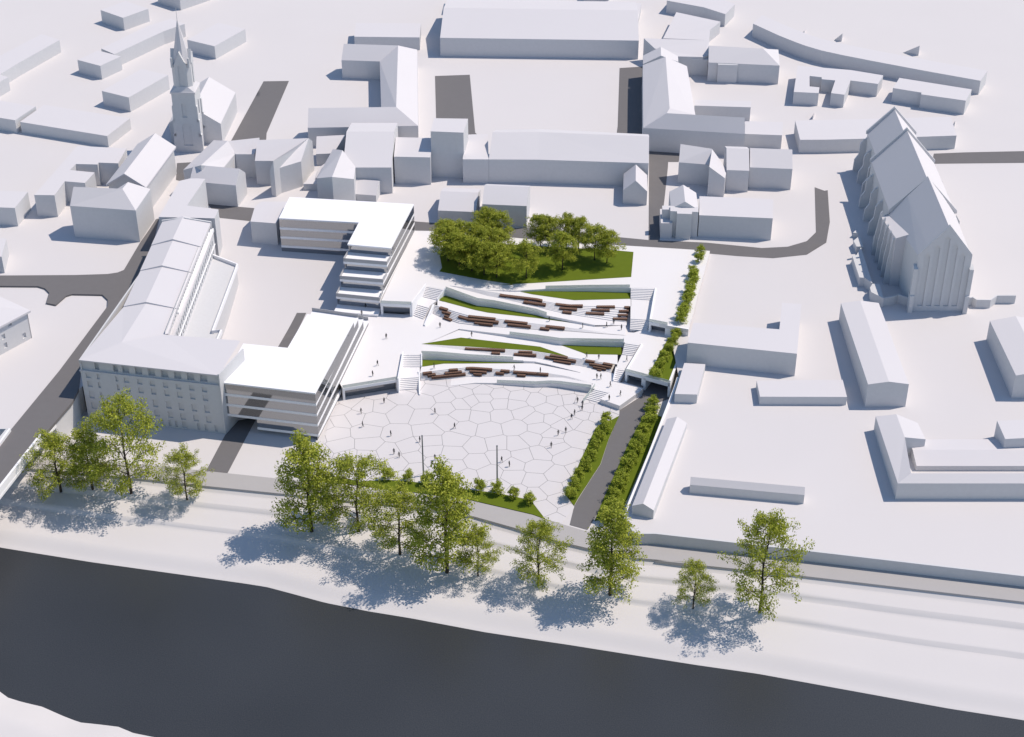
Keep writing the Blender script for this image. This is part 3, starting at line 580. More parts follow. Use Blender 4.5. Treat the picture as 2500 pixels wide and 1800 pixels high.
RDG = [U(te(x, y), 18.9) for x, y in ((1455, 445), (1370, 628), (1283, 825), (1155, 1103), (960, 1415))]
secs = [((-100.5, 415.0), (RDG[0].x, RDG[0].y), (-86.5, 413.9)), ((-101.1, 401.2), (RDG[1].x, RDG[1].y), (-87.1, 400.2)), ((-101.6, 387.3), (RDG[2].x, RDG[2].y), (-87.7, 386.3)), ((-102.5, 368.6), (RDG[3].x, RDG[3].y), (-88.4, 367.6)), ((-108.6, 342.8), (HP.x, HP.y), (-88.4, 355.3))]
for i in range(4):
    dz = .45*(3-i); mb = MB(); A_, B_ = secs[i], secs[i+1]
    vs = [V3(*A_[0], 17.75+dz*.5), V3(*A_[1], 18.85+dz), V3(*A_[2], 17.75+dz*.5), V3(*B_[0], 17.75+dz*.5), V3(*B_[1], 18.85+dz), V3(*B_[2], 17.75+dz*.5)]
    lo = [v-V3(0, 0, .9) for v in vs]
    mb.add(vs+lo, [[0, 1, 4, 3], [1, 2, 5, 4], [3, 4, 10, 9], [4, 5, 11, 10], [2, 8, 11, 5], [0, 3, 9, 6], [0, 6, 7, 1], [1, 7, 8, 2]]); mb.part('wing_roof', t, M['roof'])
MB().prism([V3(-100.7, 415, 0), V3(-93.6, 413.7, 0), V3(-86.3, 414, 0), V3(-86.3, 414.5, 0), V3(-93.6, 414.2, 0), V3(-100.7, 415.5, 0)], [16.5]*6, [18.75, 20.3, 18.75]+[18.75, 20.3, 18.75]).part('end_parapet', t, M['wall'])
w0, w1 = V3(-89.1, 355, 0), V3(-87.2, 414, 0)
facade(t, w0, w1, 14.9, 18.6, [rect(1.2+i*1.72, 15.35, .8, 1.9) for i in range(33)], .9, M['wall'], name='attic_wall', pane=M['wall'])
q0, q1 = V3(-88.0, 354, 0), V3(-86.0, 414.2, 0)
facade(t, q0, q1, .5, 15.0, [rect(1.5+i*2.05, zz, .95, 1.75) for i in range(28) for zz in (9.55, 12.3)], .6, M['wall'], name='yard_wall')
MB().wallrun([V3(-88.3, 369.5, 0), V3(-86.2, 416.2, 0)], 14.55, 15.55, .9).part('ledge', t, M['newwhite'])
MB().wallrun([V3(-87.98, 356, 0), V3(-85.97, 414, 0)], 11.55, 11.75, -.22).part('string_course', t, M['newwhite'])
MB().prism([V3(-90, 353.5, 0), V3(-87.9, 353.5, 0), V3(-86.1, 414.4, 0), V3(-88.2, 414.4, 0)], 14.6, 14.98).part('ledge_roof', t, M['roof'])
dk = [V3(-86.6, 411, 0), V3(-86.2, 410.6, 0), V3(-78.6, 405.3, 0), V3(-80.2, 369.3, 0), V3(-77.9, 370.0, 0), V3(-79.4, 352, 0), V3(-88.5, 352, 0)]
MB().prism(dk, .5, 9.0).part('raised_yard', t, M['wall'])
MB().wallrun(dk[1:6], 8.7, 9.95, .45).part('yard_parapet', t, M['newwhite'])
# ================================================================== NEW BUILDINGS
def storeyed(t, levels, foot, inset=.05, th=.72, name='floor_slab', glassname='glazed_storey', glassfoot=None):
    """white slabs at each level, mirror glazing between"""
    for k in range(len(levels)):
        th_k = .4 if k == 0 else th
        MB().prism(foot[k], levels[k]-th_k, levels[k]).part('roof' if k == 0 else name, t, M['newwhite'])
        if k+1 < len(levels):
            fp = (glassfoot or foot)[k]; c = sum(fp, Vector())/len(fp); n = len(fp); ins = []
            area = sum(fp[i].x*fp[(i+1) % n].y-fp[(i+1) % n].x*fp[i].y for i in range(n)); sg = 1 if area > 0 else -1
            for i in range(n):
                a, b_, c_ = fp[i-1], fp[i], fp[(i+1) % n]
                d1 = (b_-a).to_2d().normalized(); d2 = (c_-b_).to_2d().normalized()
                n1_ = Vector((-d1.y, d1.x))*sg; n2_ = Vector((-d2.y, d2.x))*sg
                mm = (n1_+n2_); mm = mm/max(.25, mm.length_squared/2)
                ins.append(V3(b_.x+mm.x*inset, b_.y+mm.y*inset, 0))
            MB().prism(ins, levels[k+1], levels[k]-th_k, cap0=False, cap1=False).part(glassname, t, M['glass'])
# front building beside the old block
a, b_, c, d, e, f = V3(-72.3, 337.5, 0), V3(-48.5, 332.7, 0), V3(-41.7, 366.7, 0), V3(-54.4, 370.1, 0), V3(-57.7, 353.5, 0), V3(-69.4, 355.6, 0)
t = thing('front_academy_building', 'bright white flat-roofed glass building beside the old block, facing the paved plaza', 'building', (-58, 345, 0))
lv = [14.6, 11.4, 8.3, 5.2, 2.1]
north = [c, U(tf(890, 1215), 11.4), U(tf(930, 1228), 8.3), U(tf(970, 1238), 5.2), U(tf(985, 1310), 2.1)]
ft = []
fr_dir = (b_-a).normalized(); cut = a+fr_dir*8.2          # driveway passes west of this line
for k in range(5):
    n_ = V3(north[k].x, north[k].y, 0); off = n_-c; dd_ = d+off
    if k < 4: ft.append([a, b_, n_, dd_, e, f])
    else: ft.append([cut, b_, c+(c-b_).normalized()*2, d, V3(cut.x+3.4, 354.5, 0)])
gf = ft[:3]+[[cut, b_, ft[3][2], ft[3][3], V3(cut.x+3.4, 354.5, 0)]]
storeyed(t, lv, ft, glassfoot=gf)
for k in (1, 2, 3):
    n_, dd_ = ft[k][2], ft[k][3]; MB().wallrun([n_, dd_], lv[k], lv[k]+1.0, .15).part('parapet', t, M['parapet'])
g0 = [cut+V3(1, 4.5, 0), cut+V3(1, 4.5, 0)+fr_dir*8.0, b_+V3(-.4, .5, 0), V3(-43.5, 360, 0), V3(-60, 358, 0)]
MB().prism(g0, -.1, 1.6, cap0=False, cap1=False).part('ground_storey', t, M['glass'])
# rear building (L shaped with stepped terraces)
A, B, C_, D_, E_, F_ = V3(-66.3, 434.3, 0), V3(-29, 429.7, 0), V3(-34.1, 402.9, 0), V3(-46.6, 405.2, 0), V3(-44.4, 418.2, 0), V3(-67.9, 420.9, 0)
t = thing('rear_academy_building', 'bright white L shaped glass building with terraces stepping down, left of the park', 'building', (-48, 415, 5))
lv = [16.4, 13.4, 10.4, 7.4, 4.4]
so_ = [(C_, D_), (V3(-35.1, 398.6, 0), V3(-47.5, 400.6, 0)), (V3(-36.0, 393.9, 0), V3(-48.3, 395.9, 0)), (V3(-36.75, 389.0, 0), V3(-49.1, 391.4, 0))]
ft = [[A, B, s_[0], s_[1], E_, F_] for s_ in so_]+[[A, B, V3(-37.2, 386.4, 0), V3(-49.6, 388.4, 0), E_, F_]]
gf = []
for k in range(4):
    s_ = so_[k]; u_ = (B-C_).normalized()
    gf.append([A, B, s_[0]+u_*.8, s_[1]+u_*.8, E_, F_])
storeyed(t, lv, ft, glassfoot=gf)
for k in (1, 2, 3):
    s_ = so_[k]; u_ = (so_[k-1][0]-s_[0]); 
    MB().wallrun([s_[0]+u_*.9, s_[0], s_[1], s_[1]+(so_[k-1][1]-s_[1])*.9], lv[k], lv[k]+1.1, -.12).part('parapet', t, M['parapet'])
MB().prism(ft[4], 3.3, 3.9).part('entrance_floor', t, M['newwhite'])
MB().prism([A, V3(-48, 431.5, 0), E_, F_], 3.5, 4.4).part('plinth', t, M['wall'])
# white house attached at the left of the rear building
ze, _ = ztop(tf(55, 625), tf(37, 457))
bld('plain white block attached to the left end of the new rear building', verts=[U(tf(37, 457), ze), U(tf(240, 472), ze), U(tf(330, 300), ze), U(tf(120, 300), ze), U(tf(70, 345), ze)], foot=[0, 1, 2, 3, 4], roofs=[[0, 1, 2, 3, 4]], ze=ze, zlow=2.5)
# ================================================================== PARISH CHURCH TOWER (left)
zg = ZC; fr_, fl_ = tw(560, 1607), tw(200, 1600)
bR, bL_ = U(fr_, zg), U(fl_, zg); X = (bR-bL_).normalized(); Y = V3(-X.y, X.x, 0); Wt = 8.2; cen = bR-X*4.2+Y*4.3
zt1 = zat((bR+Y*.4).x, (bR+Y*.4).y, tw(465, 945)[1])
sq = lambda hw: [cen-X*hw-Y*hw, cen+X*hw-Y*hw, cen+X*hw+Y*hw, cen-X*hw+Y*hw]
t = thing('church_tower', 'grey-white church tower with a tall pointed spire and small gables', 'tower', (cen.x, cen.y, zg))
def arch(s, z, w, h, n=7):
    r = w/2; pts = [(s, z), (s+w, z), (s+w, z+h-r)]+[(s+r+r*math.cos(math.pi*i/n), z+h-r+r*math.sin(math.pi*i/n)) for i in range(1, n)]+[(s, z+h-r)]
    return pts
hw0, hw1 = 3.75, 3.55
q = sq(hw0)
facade(t, q[0], q[1], zg-.4, zt1, [arch(2.3, zg+2.4, 2.9, 7.8), arch(2.8, zg+12.3, 1.5, 5.0)], .3, M['wall'], name='front_wall')
facade(t, q[1], q[2], zg-.4, zt1, [arch(2.8, zg+12.0, 1.7, 5.2)], .3, M['wall'], name='side_wall')
MB().prism([q[0], q[0]+Y*.02, q[3], q[2], q[2]+Y*-.02+V3(0, 0, 0)], zg-.4, zt1).part('rear_wall', t, M['wall'])
for sx, sy in ((-1, -1), (1, -1), (-1, 1), (1, 1)):
    mb = MB()
    for k, (zb, z_, ex) in enumerate(((zg-.4, zg+6.2, 1.0), (zg+5.6, zg+11.3, .72), (zg+10.8, zg+16.0, .45))):
        o_ = cen+X*sx*(hw0-.1); n_ = X*sx*ex
        y0, y1 = (-hw0-.02, -hw0+1.1) if sy < 0 else (hw0-1.1, hw0)
        mb.prism([o_+Y*y0, o_+n_+Y*y0, o_+n_+Y*y1, o_+Y*y1], zb, [z_+.6, z_, z_, z_+.6])
    mb.part('buttress', t, M['wall'])
oct_ = lambda hw, k=.46: [cen+X*(x_*hw)+Y*(y_*hw) for x_, y_ in ((-k, -1), (k, -1), (1, -k), (1, k), (k, 1), (-k, 1), (-1, k), (-1, -k))]
mb = MB(); mb.prism(sq(hw0+.28), zt1-.25, zt1+.3); o8 = [V3(p.x, p.y, zt1+1.9) for p in oct_(3.1)]; s4 = [V3(p.x, p.y, zt1+.3) for p in sq(hw0+.1)]
mb.add(s4+o8, [[0, 1, 5, 4], [1, 2, 7, 6], [2, 3, 9, 8], [3, 0, 11, 10], [1, 6, 5], [2, 8, 7], [3, 10, 9], [0, 4, 11]]); mb.part('shoulder_roof', t, M['roof'])
zt2 = zat(cen.x-Y.x*3, cen.y-Y.y*3, tw(0, 630)[1]); zpk = zat(cen.x-Y.x*3, cen.y-Y.y*3, tw(0, 487)[1]); ztip = zat(cen.x, cen.y, tw(0, 118)[1])
o = oct_(3.05, .62)
facade(t, o[0], o[1], zt1+1.0, zt2, [arch(1.05, zt1+1.9, 1.6, 7.4)], .25, M['wall'], name='upper_front_wall')
facade(t, o[2], o[3], zt1+1.0, zt2, [arch(1.1, zt1+1.9, 1.4, 7.4)], .25, M['wall'], name='upper_side_wall')
mb = MB(); mb.prism([o[1], o[1]+Y*.01, o[2]+X*-.01, o[2]], zt1+1, zt2); mb.prism([o[3], o[4], o[5], o[6], o[7], o[0]], zt1+1, zt2); mb.part('upper_rear_wall', t, M['wall'])
mb = MB()
for i, n_ in ((0, -Y), (2, X), (4, Y), (6, -X)):
    p_, r_ = o[i], o[i+1]; mid = (p_+r_)/2; ot = n_*.22
    fa = [V3(p_.x, p_.y, zt2)+ot, V3(r_.x, r_.y, zt2)+ot, V3(mid.x, mid.y, zpk)+ot]; bk_ = [v-n_*1.9 for v in fa]
    mb.add(fa+bk_, [[0, 1, 2], [3, 5, 4], [1, 4, 5, 2], [0, 2, 5, 3], [0, 3, 4, 1]])
mb.part('gable', t, M['wall'])
mb = MB()
for i in (1, 3, 5, 7):
    m_ = (o[i]+o[(i+1) % 8])/2; ddv = (m_-cen).normalized(); mb.prism([m_+ddv*.3+Vector((.3, .3, 0)), m_+ddv*.3+Vector((-.3, .3, 0)), m_+ddv*.3+Vector((-.3, -.3, 0)), m_+ddv*.3+Vector((.3, -.3, 0))], zt2-1, zt2+2.2)
mb.part('pinnacle', t, M['wall'])
s8 = [V3(p.x, p.y, zt2) for p in oct_(2.75, .42)]; tip = V3(cen.x, cen.y, ztip)
part('spire', t, s8+[tip], [[i, (i+1) % 8, 8] for i in range(8)], M['roof'])
MB().tube(tip-V3(0, 0, .5), tip+V3(0, 0, 3.6), .09, .05).part('finial', t, M['wall'])
# nave behind the tower
ze, _ = ztop(tw(785, 1507), tw(765, 1282))
A, B = U(tw(765, 1282), ze), U(tw(930, 935), ze); d = (B-A).normalized(); rz = ze+5.5; r_ = U(tw(607, 818), rz)
w = r_-B; w = w-d*w.dot(d); w.z = 0; up = V3(0, 0, 5.5)
bld('pitched white church nave behind the spired tower', name='church_nave', cat='church', verts=[A, B, B+w+up, A+w+up, B+2*w, A+2*w], foot=[0, 1, 2, 4, 5, 3], roofs=[[0, 1, 2, 3], [3, 2, 4, 5]], ze=ze)
# ================================================================== LARGE CHURCH (right)
zg = 6.2
bRt = U(ch(1028, 1508), zg); bLf = U(ch(668, 1500), zg); ze = zat(bRt.x, bRt.y, ch(0, 1118)[1])
R_ = U(ch(1110, 1117), ze); L_ = U(ch(718, 1098), ze); ang = math.radians(-1.4); Wf = (R_-L_).length; X = V3(math.cos(ang), math.sin(ang), 0); Y = V3(-X.y, X.x, 0); C0 = R_-X*(Wf/2); C0.z = 0
zp = zat(C0.x, C0.y, ch(0, 908)[1])
def onaxis(px): w = rayplane(px, C0, X); return (w-C0).dot(Y), w.z
def onplane(px, s): w = rayplane(px, C0+Y*s, Y); return (w-C0).dot(X), w.z
t = thing('large_church', 'large grey-white church with steep roofs, stepped gables and side buttresses, right of the town', 'church', (C0.x, C0.y+20, zg))
s3, zp3 = onaxis(ch(787, 530)); s2, zp2 = onaxis(ch(640, 187)); s1, zp1 = onaxis(ch(548, 47))
x3l, z3l = onplane(ch(485, 797), s3); x2l, z2l = onplane(ch(380, 428), s2); x1l, z1l = onplane(ch(360, 218), s1)
x2r, z2r = onplane(ch(832, 440), s2); x1r, z1r = onplane(ch(683, 222), s1); x3r, z3r = onplane(ch(1000, 802), s3)
Cp = lambda s, x, z: V3(C0.x+Y.x*s+X.x*x, C0.y+Y.y*s+X.y*x, z)
hwN = (abs(x2l)+abs(x2r))/2; zeN = (z2l+z2r)/2
def hall(sa, sb, hw, ze_, zr, wn='wall', rn='roof', nameg=None):
    fl, fr, bl, br = Cp(sa, -hw, ze_), Cp(sa, hw, ze_), Cp(sb, -hw, ze_), Cp(sb, hw, ze_); fp_, bp2 = Cp(sa, 0, zr), Cp(sb, 0, zr)
    _walls(t, [fl, fp_, fr, br, bp2, bl], [v.z-.05 for v in (fl, fp_, fr, br, bp2, bl)], M['wall'], name=wn, zlow=zg-1)
    part(rn, t, [fl, fr, fp_, bl, br, bp2], [[0, 2, 5, 3], [2, 1, 4, 5]], M['roof'])
def gablewall(s, hw, ze_, zr, th_=.7, ex=.7, zl=None):
    a_ = [Cp(s, -hw-ex*.5, ze_-.2), Cp(s, hw+ex*.5, ze_-.2), Cp(s, hw+ex*.5, ze_+ex), Cp(s, 0, zr+ex*1.3), Cp(s, -hw-ex*.5, ze_+ex)]
    b2_ = [v+Y*th_ for v in a_]; n = 5
    part('gable', t, a_+b2_, [list(range(5)), list(range(5, 10))[::-1]]+[[i, (i+1) % n, n+(i+1) % n, n+i] for i in range(n)], M['wall'])
hwC = (abs(x1l)+abs(x1r))/2
hall(s3, s2, hwN, zeN, zp2-.8, 'nave_wall', 'nave_roof'); hall(s2+.7, s1, hwC+.5, zeN, zp2-3.0, 'choir_wall', 'choir_roof')
gablewall(s2, hwN, zeN, zp2-.9, .7); gablewall(s1, hwC+.5, zeN, zp2-3.1, .7); gablewall(s3-.7, hwN, zeN, zp2-.9, .7)
# front part: taller middle with low-pitched aisles
hm = Wf/2
kk = (zp-ze)/hm; hwM = hm*.70; zeM = zp-kk*hwM-.3
hall(.6, s3-.8, hwM, zeM, zp-.4, 'middle_wall', 'middle_roof')
_walls(t, [Cp(.6, -hm, 0), Cp(.6, hm, 0), Cp(s3-.8, hwN, 0), Cp(s3-.8, -hwN, 0)], [ze-.4, ze-.4, zeN-.6, zeN-.6], M['wall'], name='aisle_wall', zlow=zg-1)
part('aisle_roof', t, [Cp(.6, -hm, ze-.4), Cp(.6, -hwM, zeM), Cp(s3-.8, -hwM, zeM), Cp(s3-.8, -hwN, zeN-.6), Cp(.6, hm, ze-.4), Cp(.6, hwM, zeM), Cp(s3-.8, hwM, zeM), Cp(s3-.8, hwN, zeN-.6)], [[0, 1, 2, 3], [4, 7, 6, 5]], M['roof'])
# stair block on the left aisle
xs, zs_ = onplane(ch(570, 1052), s3*.42); MB().prism([Cp(s3*.42, -hm-3.6, 0), Cp(s3*.42, -hm+.2, 0), Cp(s3-.9, -hwN+.1, 0), Cp(s3-.9, -hwN-2.2, 0)], zg-1, [ze-2.0, ze-.6, zeN-.8, zeN-1.6]).part('side_aisle', t, M['roof'])
fa, fb = Cp(0, -hm, 0), Cp(0, hm, 0)
ops = []
for i in range(5):
    s_ = 1.3+i*(Wf-2.6)/5+.35; w_ = (Wf-2.6)/5-.9; xm = s_+w_/2-Wf/2; top = (zp-1.3)-abs(xm)*kk*.95-1.2
    ops.append([(s_, zg+1.2), (s_+w_, zg+1.2), (s_+w_, top-1.0), (s_+w_/2, top), (s_, top-.9)])
# gable-shaped facade with tall recessed bays
d_ = (fb-fa).normalized(); n_ = V3(d_.y, -d_.x, 0)
pts = [Vector((0, zg-1)), Vector((Wf, zg-1)), Vector((Wf, ze+.5)), Vector((Wf/2, zp+.6)), Vector((0, ze+.5))]; ed = [(i, (i+1) % 5) for i in range(5)]
for op in ops:
    b0 = len(pts); pts += [Vector(q) for q in op]; ed += [(b0+i, b0+(i+1) % 5) for i in range(5)]
vs, _, fs, *_ = delaunay_2d_cdt(pts, ed, [], 0, 1e-5); Wq = lambda q, dp=0: fa+d_*q[0]+V3(0, 0, q[1])-n_*dp
mb = MB(); mb.add([Wq(q) for q in vs], [list(f_) for f_ in fs if not any(inpoly(sum(vs[i][0] for i in f_)/len(f_), sum(vs[i][1] for i in f_)/len(f_), op) for op in ops)])
for op in ops: mb.add([Wq(q) for q in op]+[Wq(q, .35) for q in op], [[i, (i+1) % 5, 5+(i+1) % 5, 5+i] for i in range(5)])
o5 = [(0, zg-1), (Wf, zg-1), (Wf, ze+.5), (Wf/2, zp+.6), (0, ze+.5)]; mb.add([Wq(q) for q in o5]+[Wq(q, .75) for q in o5], [[i, (i+1) % 5, 5+(i+1) % 5, 5+i] for i in range(5)]+[[9, 8, 7, 6, 5]])
fw = mb.part('facade', t, M['wall'])
for op in ops: part('blind_window', fw, [Wq(q, .35) for q in op]+[Wq(q, .45) for q in op], [[0, 1, 2, 3, 4], [9, 8, 7, 6, 5]]+[[i, (i+1) % 5, 5+(i+1) % 5, 5+i] for i in range(5)], M['wall'])
for sx in (-1, 1):
    mb = MB()
    for zb, z_, ex in ((zg-1, zg+5.5, 1.15), (zg+5, ze-3.2, .8)):
        mb.prism([Cp(-ex, sx*(hm-.25), 0), Cp(-ex, sx*(hm+.9), 0), Cp(1.0, sx*(hm+.9), 0), Cp(1.0, sx*(hm-.25), 0)], zb, [z_-.6, z_-.6, z_+.2, z_+.2])
    mb.part('buttress', t, M['wall'])
nb_ = 7
for i in range(nb_):
    s_ = s3+.6+(s1-s3-1.4)*i/(nb_-1); hb_ = hwN if s_ < s2 else hwC+.5
    for sx in (-1, 1):
        mb = MB(); prof = [(0, zg-1), (3.4, zg-1), (3.2, zg+5.0), (2.1, zg+6.8), (2.0, zg+10.4), (.9, zg+12.2), (.8, zeN-2.2), (0, zeN-1)]
        vs = [Cp(s_, sx*(hb_+x_-.05), z_) for x_, z_ in prof]+[Cp(s_+.8, sx*(hb_+x_-.05), z_) for x_, z_ in prof]; n = len(prof)
        mb.add(vs, [list(range(n)), list(range(n, 2*n))[::-1]]+[[j, (j+1) % n, n+(j+1) % n, n+j] for j in range(n)])
        mb.part('buttress', t, M['wall'])
for i in range(5):
    s_ = s3*.45+(s3*.5)*i/4; mb = MB()
    prof = [(0, zg-1), (1.6, zg-1), (1.3, zg+7), (.5, ze-3), (0, ze-2.5)]; n = 5
    x_b = -hm-3.5+(hm-hwN+1.3)*(s_/s3-.42)/.58
    vs = [Cp(s_, x_b-x_, z_) for x_, z_ in prof]+[Cp(s_+.6, x_b-x_, z_) for x_, z_ in prof]
    mb.add(vs, [list(range(n)), list(range(n, 2*n))[::-1]]+[[j, (j+1) % n, n+(j+1) % n, n+j] for j in range(n)]); mb.part('buttress', t, M['wall'])
# low rampart pieces round the church
def rampart(label, pxs, h=3.2, ground=5.6):
    V = PU(pxs, ground+h); c = sum(V, Vector())/len(V); t = thing('rampart', label, 'wall', (c.x, c.y, ground), 'low walls round the large church')
    MB().prism(V, 2.5, ground+h).part('wall', t, M['wall'])
rampart('small pointed white wall fragment furthest left of the large church', [ch(245, 945), ch(268, 925), ch(285, 950)])
rampart('six sided white wall fragment left of the large church', [ch(248, 1004), ch(296, 965), ch(320, 1045), ch(272, 1046)])
rampart('long thick white wall piece left of the large church, half in its shadow', [ch(240, 1113), ch(270, 1108), ch(303, 1052), ch(386, 1312), ch(330, 1272), ch(292, 1270)])
rampart('thick angular white wall corner left of the church front', [ch(386, 1316), ch(437, 1316), ch(468, 1422), ch(378, 1376), ch(368, 1344)])
def rampwall(label, pxs, h=3.2, ground=5.2):
    V = PU(pxs, ground+h); t = thing('rampart', label, 'wall', (V[0].x, V[0].y, ground), 'low walls round the large church')
    MB().wallrun(V, 2, ground+h, .5).part('wall', t, M['wall'])
rampwall('zigzag low white wall running to the left corner of the church front', [ch(466, 1422), ch(548, 1407), ch(573, 1396), ch(650, 1420)])
rampwall('zigzag low white wall running right from the church front', [ch(1058, 1422), ch(1115, 1414), ch(1142, 1432), ch(1245, 1434), ch(1292, 1402), ch(1428, 1402)])
# ================================================================== RETAINING WALLS, PARAPETS
def wallthing(name, label, pts, z0_, z1_, th_, mt, loc=None, cat='wall', group=None):
    mb = MB(); mb.wallrun(pts, z0_, z1_, th_); p = pts[0]; z_ = z0_ if not isinstance(z0_, (list, tuple)) else z0_[0]
    o = mb.top(name, M[mt], loc=(p[0], p[1], z_)); return tag(o, label, cat, group)
wallthing('retaining_wall', 'tall white retaining wall below the street, beside the old block', STREET[:3]+[ABUT, V3(*WEST[0], 0), V3(*WEST[1], 0)], -6, ZC+.03, -.35, 'wall')
dS2 = (STREET[5]-ABUT).normalized(); nW = V3(dS2.y, -dS2.x, 0)
t = thing('road_bridge', 'white road bridge carrying the street over the riverside path, lower left', 'bridge', (ABUT.x, ABUT.y, ZC))
MB().prism([ABUT, STREET[5], STREET[5]+nW*10.5, ABUT+nW*10.5-dS2*1.5], ZC-1.3, ZC-.02).part('deck', t, M['wall'])
MB().wallrun([ABUT+dS2*.2, STREET[5]], ZC-1.3, ZC-.55, .35).part('ledge', t, M['newwhite'])
wallthing('street_parapet', 'thick white parapet on the river side of the street, lower left', [STREET[3].lerp(STREET[4], q) for q in (0, .5, 1)]+[STREET[5]], ZC-.8, ZC+1.5, .55, 'newwhite')
lp = PU([ti(70, 800), ti(0, 895), (-130, 1240)], ZC+1.2)
wallthing('street_parapet', 'thick white parapet on the far side of the street at the left edge', lp, ZC-.2, ZC+1.3, .5, 'newwhite')
wallthing('river_wall', 'long white retaining wall behind the grey riverside path, lower right', [V3(p.x, p.y, 0) for p in RWALL], -.3, 3.06, .5, 'wall')
zr_ = [gz(p.x, p.y)+.45 for p in rampE]
wallthing('ramp_wall', 'long white retaining wall between the ramp planting and the narrow shed', [rampE[0], rampE[1], rampE[1].lerp(rampE[2], .5), rampE[2]], -.3, [zr_[0], zr_[1], 3.5, zr_[2]], -.55, 'newwhite')
wallthing('river_wall', 'short white wall return where the ramp meets the riverside path', [rampE[2], V3(RWALL[0].x, RWALL[0].y, 0)], -.3, 3.06, -.5, 'wall')
# ================================================================== TERRACED SQUARE
def upl(*pts):
    """polyline of surveyed points as a function row(u)"""
    P_ = sorted(pts)
    def f(u):
        if u <= P_[0][0]: return P_[0][1]
        for i in range(len(P_)-1):
            if u <= P_[i+1][0]: return lerp(P_[i][1], P_[i+1][1], (u-P_[i][0])/max(1e-6, P_[i+1][0]-P_[i][0]))
        return P_[-1][1]
    f.us = [p[0] for p in P_]; return f
def zu(*kv):
    def f(u):
        if u <= kv[0][0]: return kv[0][1]
        for i in range(len(kv)-1):
            if u <= kv[i+1][0]: return lerp(kv[i][1], kv[i+1][1], (u-kv[i][0])/(kv[i+1][0]-kv[i][0]))
        return kv[-1][1]
    return f
zNP1 = zu((1180, ZC), (1540, 5.8)); zMP1 = zu((1090, ZC), (1530, ZMR)); zSP2 = zu((1070, 5.6), (1480, ZMR)); zMID = zu((1060, ZM), (1500, ZMR))
zN3 = zu((1030, ZM), (1430, 2.7)); zM4 = zu((1028, ZM), (1425, ZP1)); zS5 = zu((1030, 1.95), (1460, ZP1)); zS6 = zu((1100, 0.02), (1430, ZP1)); zW5 = zu((1100, 0.02), (1430, ZP1))
S1n = upl(z1(900, 178), z1(1280, 232), z1(1700, 297), z2(420, 412), z2(620, 445), z2(900, 483), z2(1270, 487), z2(1800, 505))
S1s = upl(z1(900, 181), z1(1500, 340), z1(1650, 368), z2(120, 462), z2(480, 555), z2(720, 610), z2(1090, 672), z2(1510, 735), z2(1745, 757))
W1t = upl(z1(1940, 258), z2(470, 232), z2(1200, 218), z2(1815, 213)); W1b = upl(z1(1940, 262), z2(900, 268), z2(1815, 285))
W2t = upl(z1(825, 243), z1(1330, 425), z1(1600, 462), z1(2268, 598), z2(480, 650), z2(1250, 805)); W2b = upl(z1(800, 328), z1(1310, 483), z1(2268, 642), z2(500, 665), z2(1250, 806))
S2n = upl(z1(622, 476), z1(740, 503), z1(870, 545), z1(1190, 637), z1(1620, 690), z1(1770, 710), z1(2130, 760), z2(480, 795), z2(780, 832), z2(1740, 960))
S2s = upl(z1(585, 612), z1(810, 690), z1(930, 737), z1(1040, 775), z1(1250, 802), z1(1560, 825), z1(2268, 872), z2(780, 893), z2(1740, 964))
W3t = upl(z1(1040, 865), z1(1230, 888), z1(1840, 958), z2(350, 1010), z2(700, 1060), z2(860, 1062), z2(1710, 1076)); W3b = upl(z1(1040, 867), z1(1820, 985), z1(2268, 1055), z2(650, 1110), z2(1690, 1155))
S3n = upl(z3(470, 138), z3(1130, 172), z3(1780, 212), z3(2200, 236), z4(260, 240), z4(540, 283), z4(820, 328), z4(1100, 372), z4(1380, 415), z4(1605, 455))
S3s = upl(z3(470, 144), z3(1130, 226), z3(1550, 288), z3(1900, 312), z3(2268, 352), z4(320, 345), z4(590, 402), z4(870, 455), z4(1220, 512), z4(1505, 582))
W4t = upl(z3(440, 293), z3(700, 302), z3(1200, 345), z3(2060, 400), z4(110, 393), z4(300, 410), z4(500, 452), z4(1020, 584)); W4b = upl(z3(440, 375), z3(2060, 432), z4(280, 435), z4(500, 480), z4(1020, 586))
S4n = upl(z3(430, 585), z3(470, 572), z3(610, 555), z3(880, 518), z3(1020, 510), z3(1150, 490), z3(1250, 488), z3(1565, 513), z3(1840, 535), z3(1900, 545), z4(510, 590), z4(800, 636), z4(1340, 782))
S4s = upl(z3(425, 715), z3(590, 702), z3(720, 690), z3(920, 678), z3(1250, 642), z3(1700, 645), z4(100, 650), z4(500, 652), z4(750, 662), z4(1340, 784))
W5t = upl(z3(905, 794), z3(1300, 747), z3(1640, 750), z3(2268, 774), z4(550, 760), z4(700, 770), z4(1200, 832)); W5b = upl(z3(905, 796), z3(1300, 756), z3(2268, 808), z4(700, 832), z4(1110, 905))
L1s = upl(z1(1960, 264), z2(250, 315), z2(600, 365), z2(920, 409), z2(1810, 386))
L2s = upl(z1(720, 410), z1(1300, 565), z1(1500, 606), z1(2268, 690), z2(700, 742), z2(1250, 806))
L3n = upl(z3(450, 128), z3(1070, 28), z3(2268, 165), z4(380, 172), z4(820, 326)); L3s = upl(z3(450, 130), z3(1130, 168), z3(1780, 208), z3(2200, 232), z4(260, 236), z4(540, 280), z4(820, 327))
L4n = upl(z4(700, 142), z4(1000, 150), z4(1690, 183)); L4s = upl(z4(700, 143), z4(1060, 272), z4(1105, 291), z4(1668, 300))
L5n = upl(z3(440, 378), z3(2060, 431)); L5s = upl(z3(440, 492), z3(800, 440), z3(2060, 433))
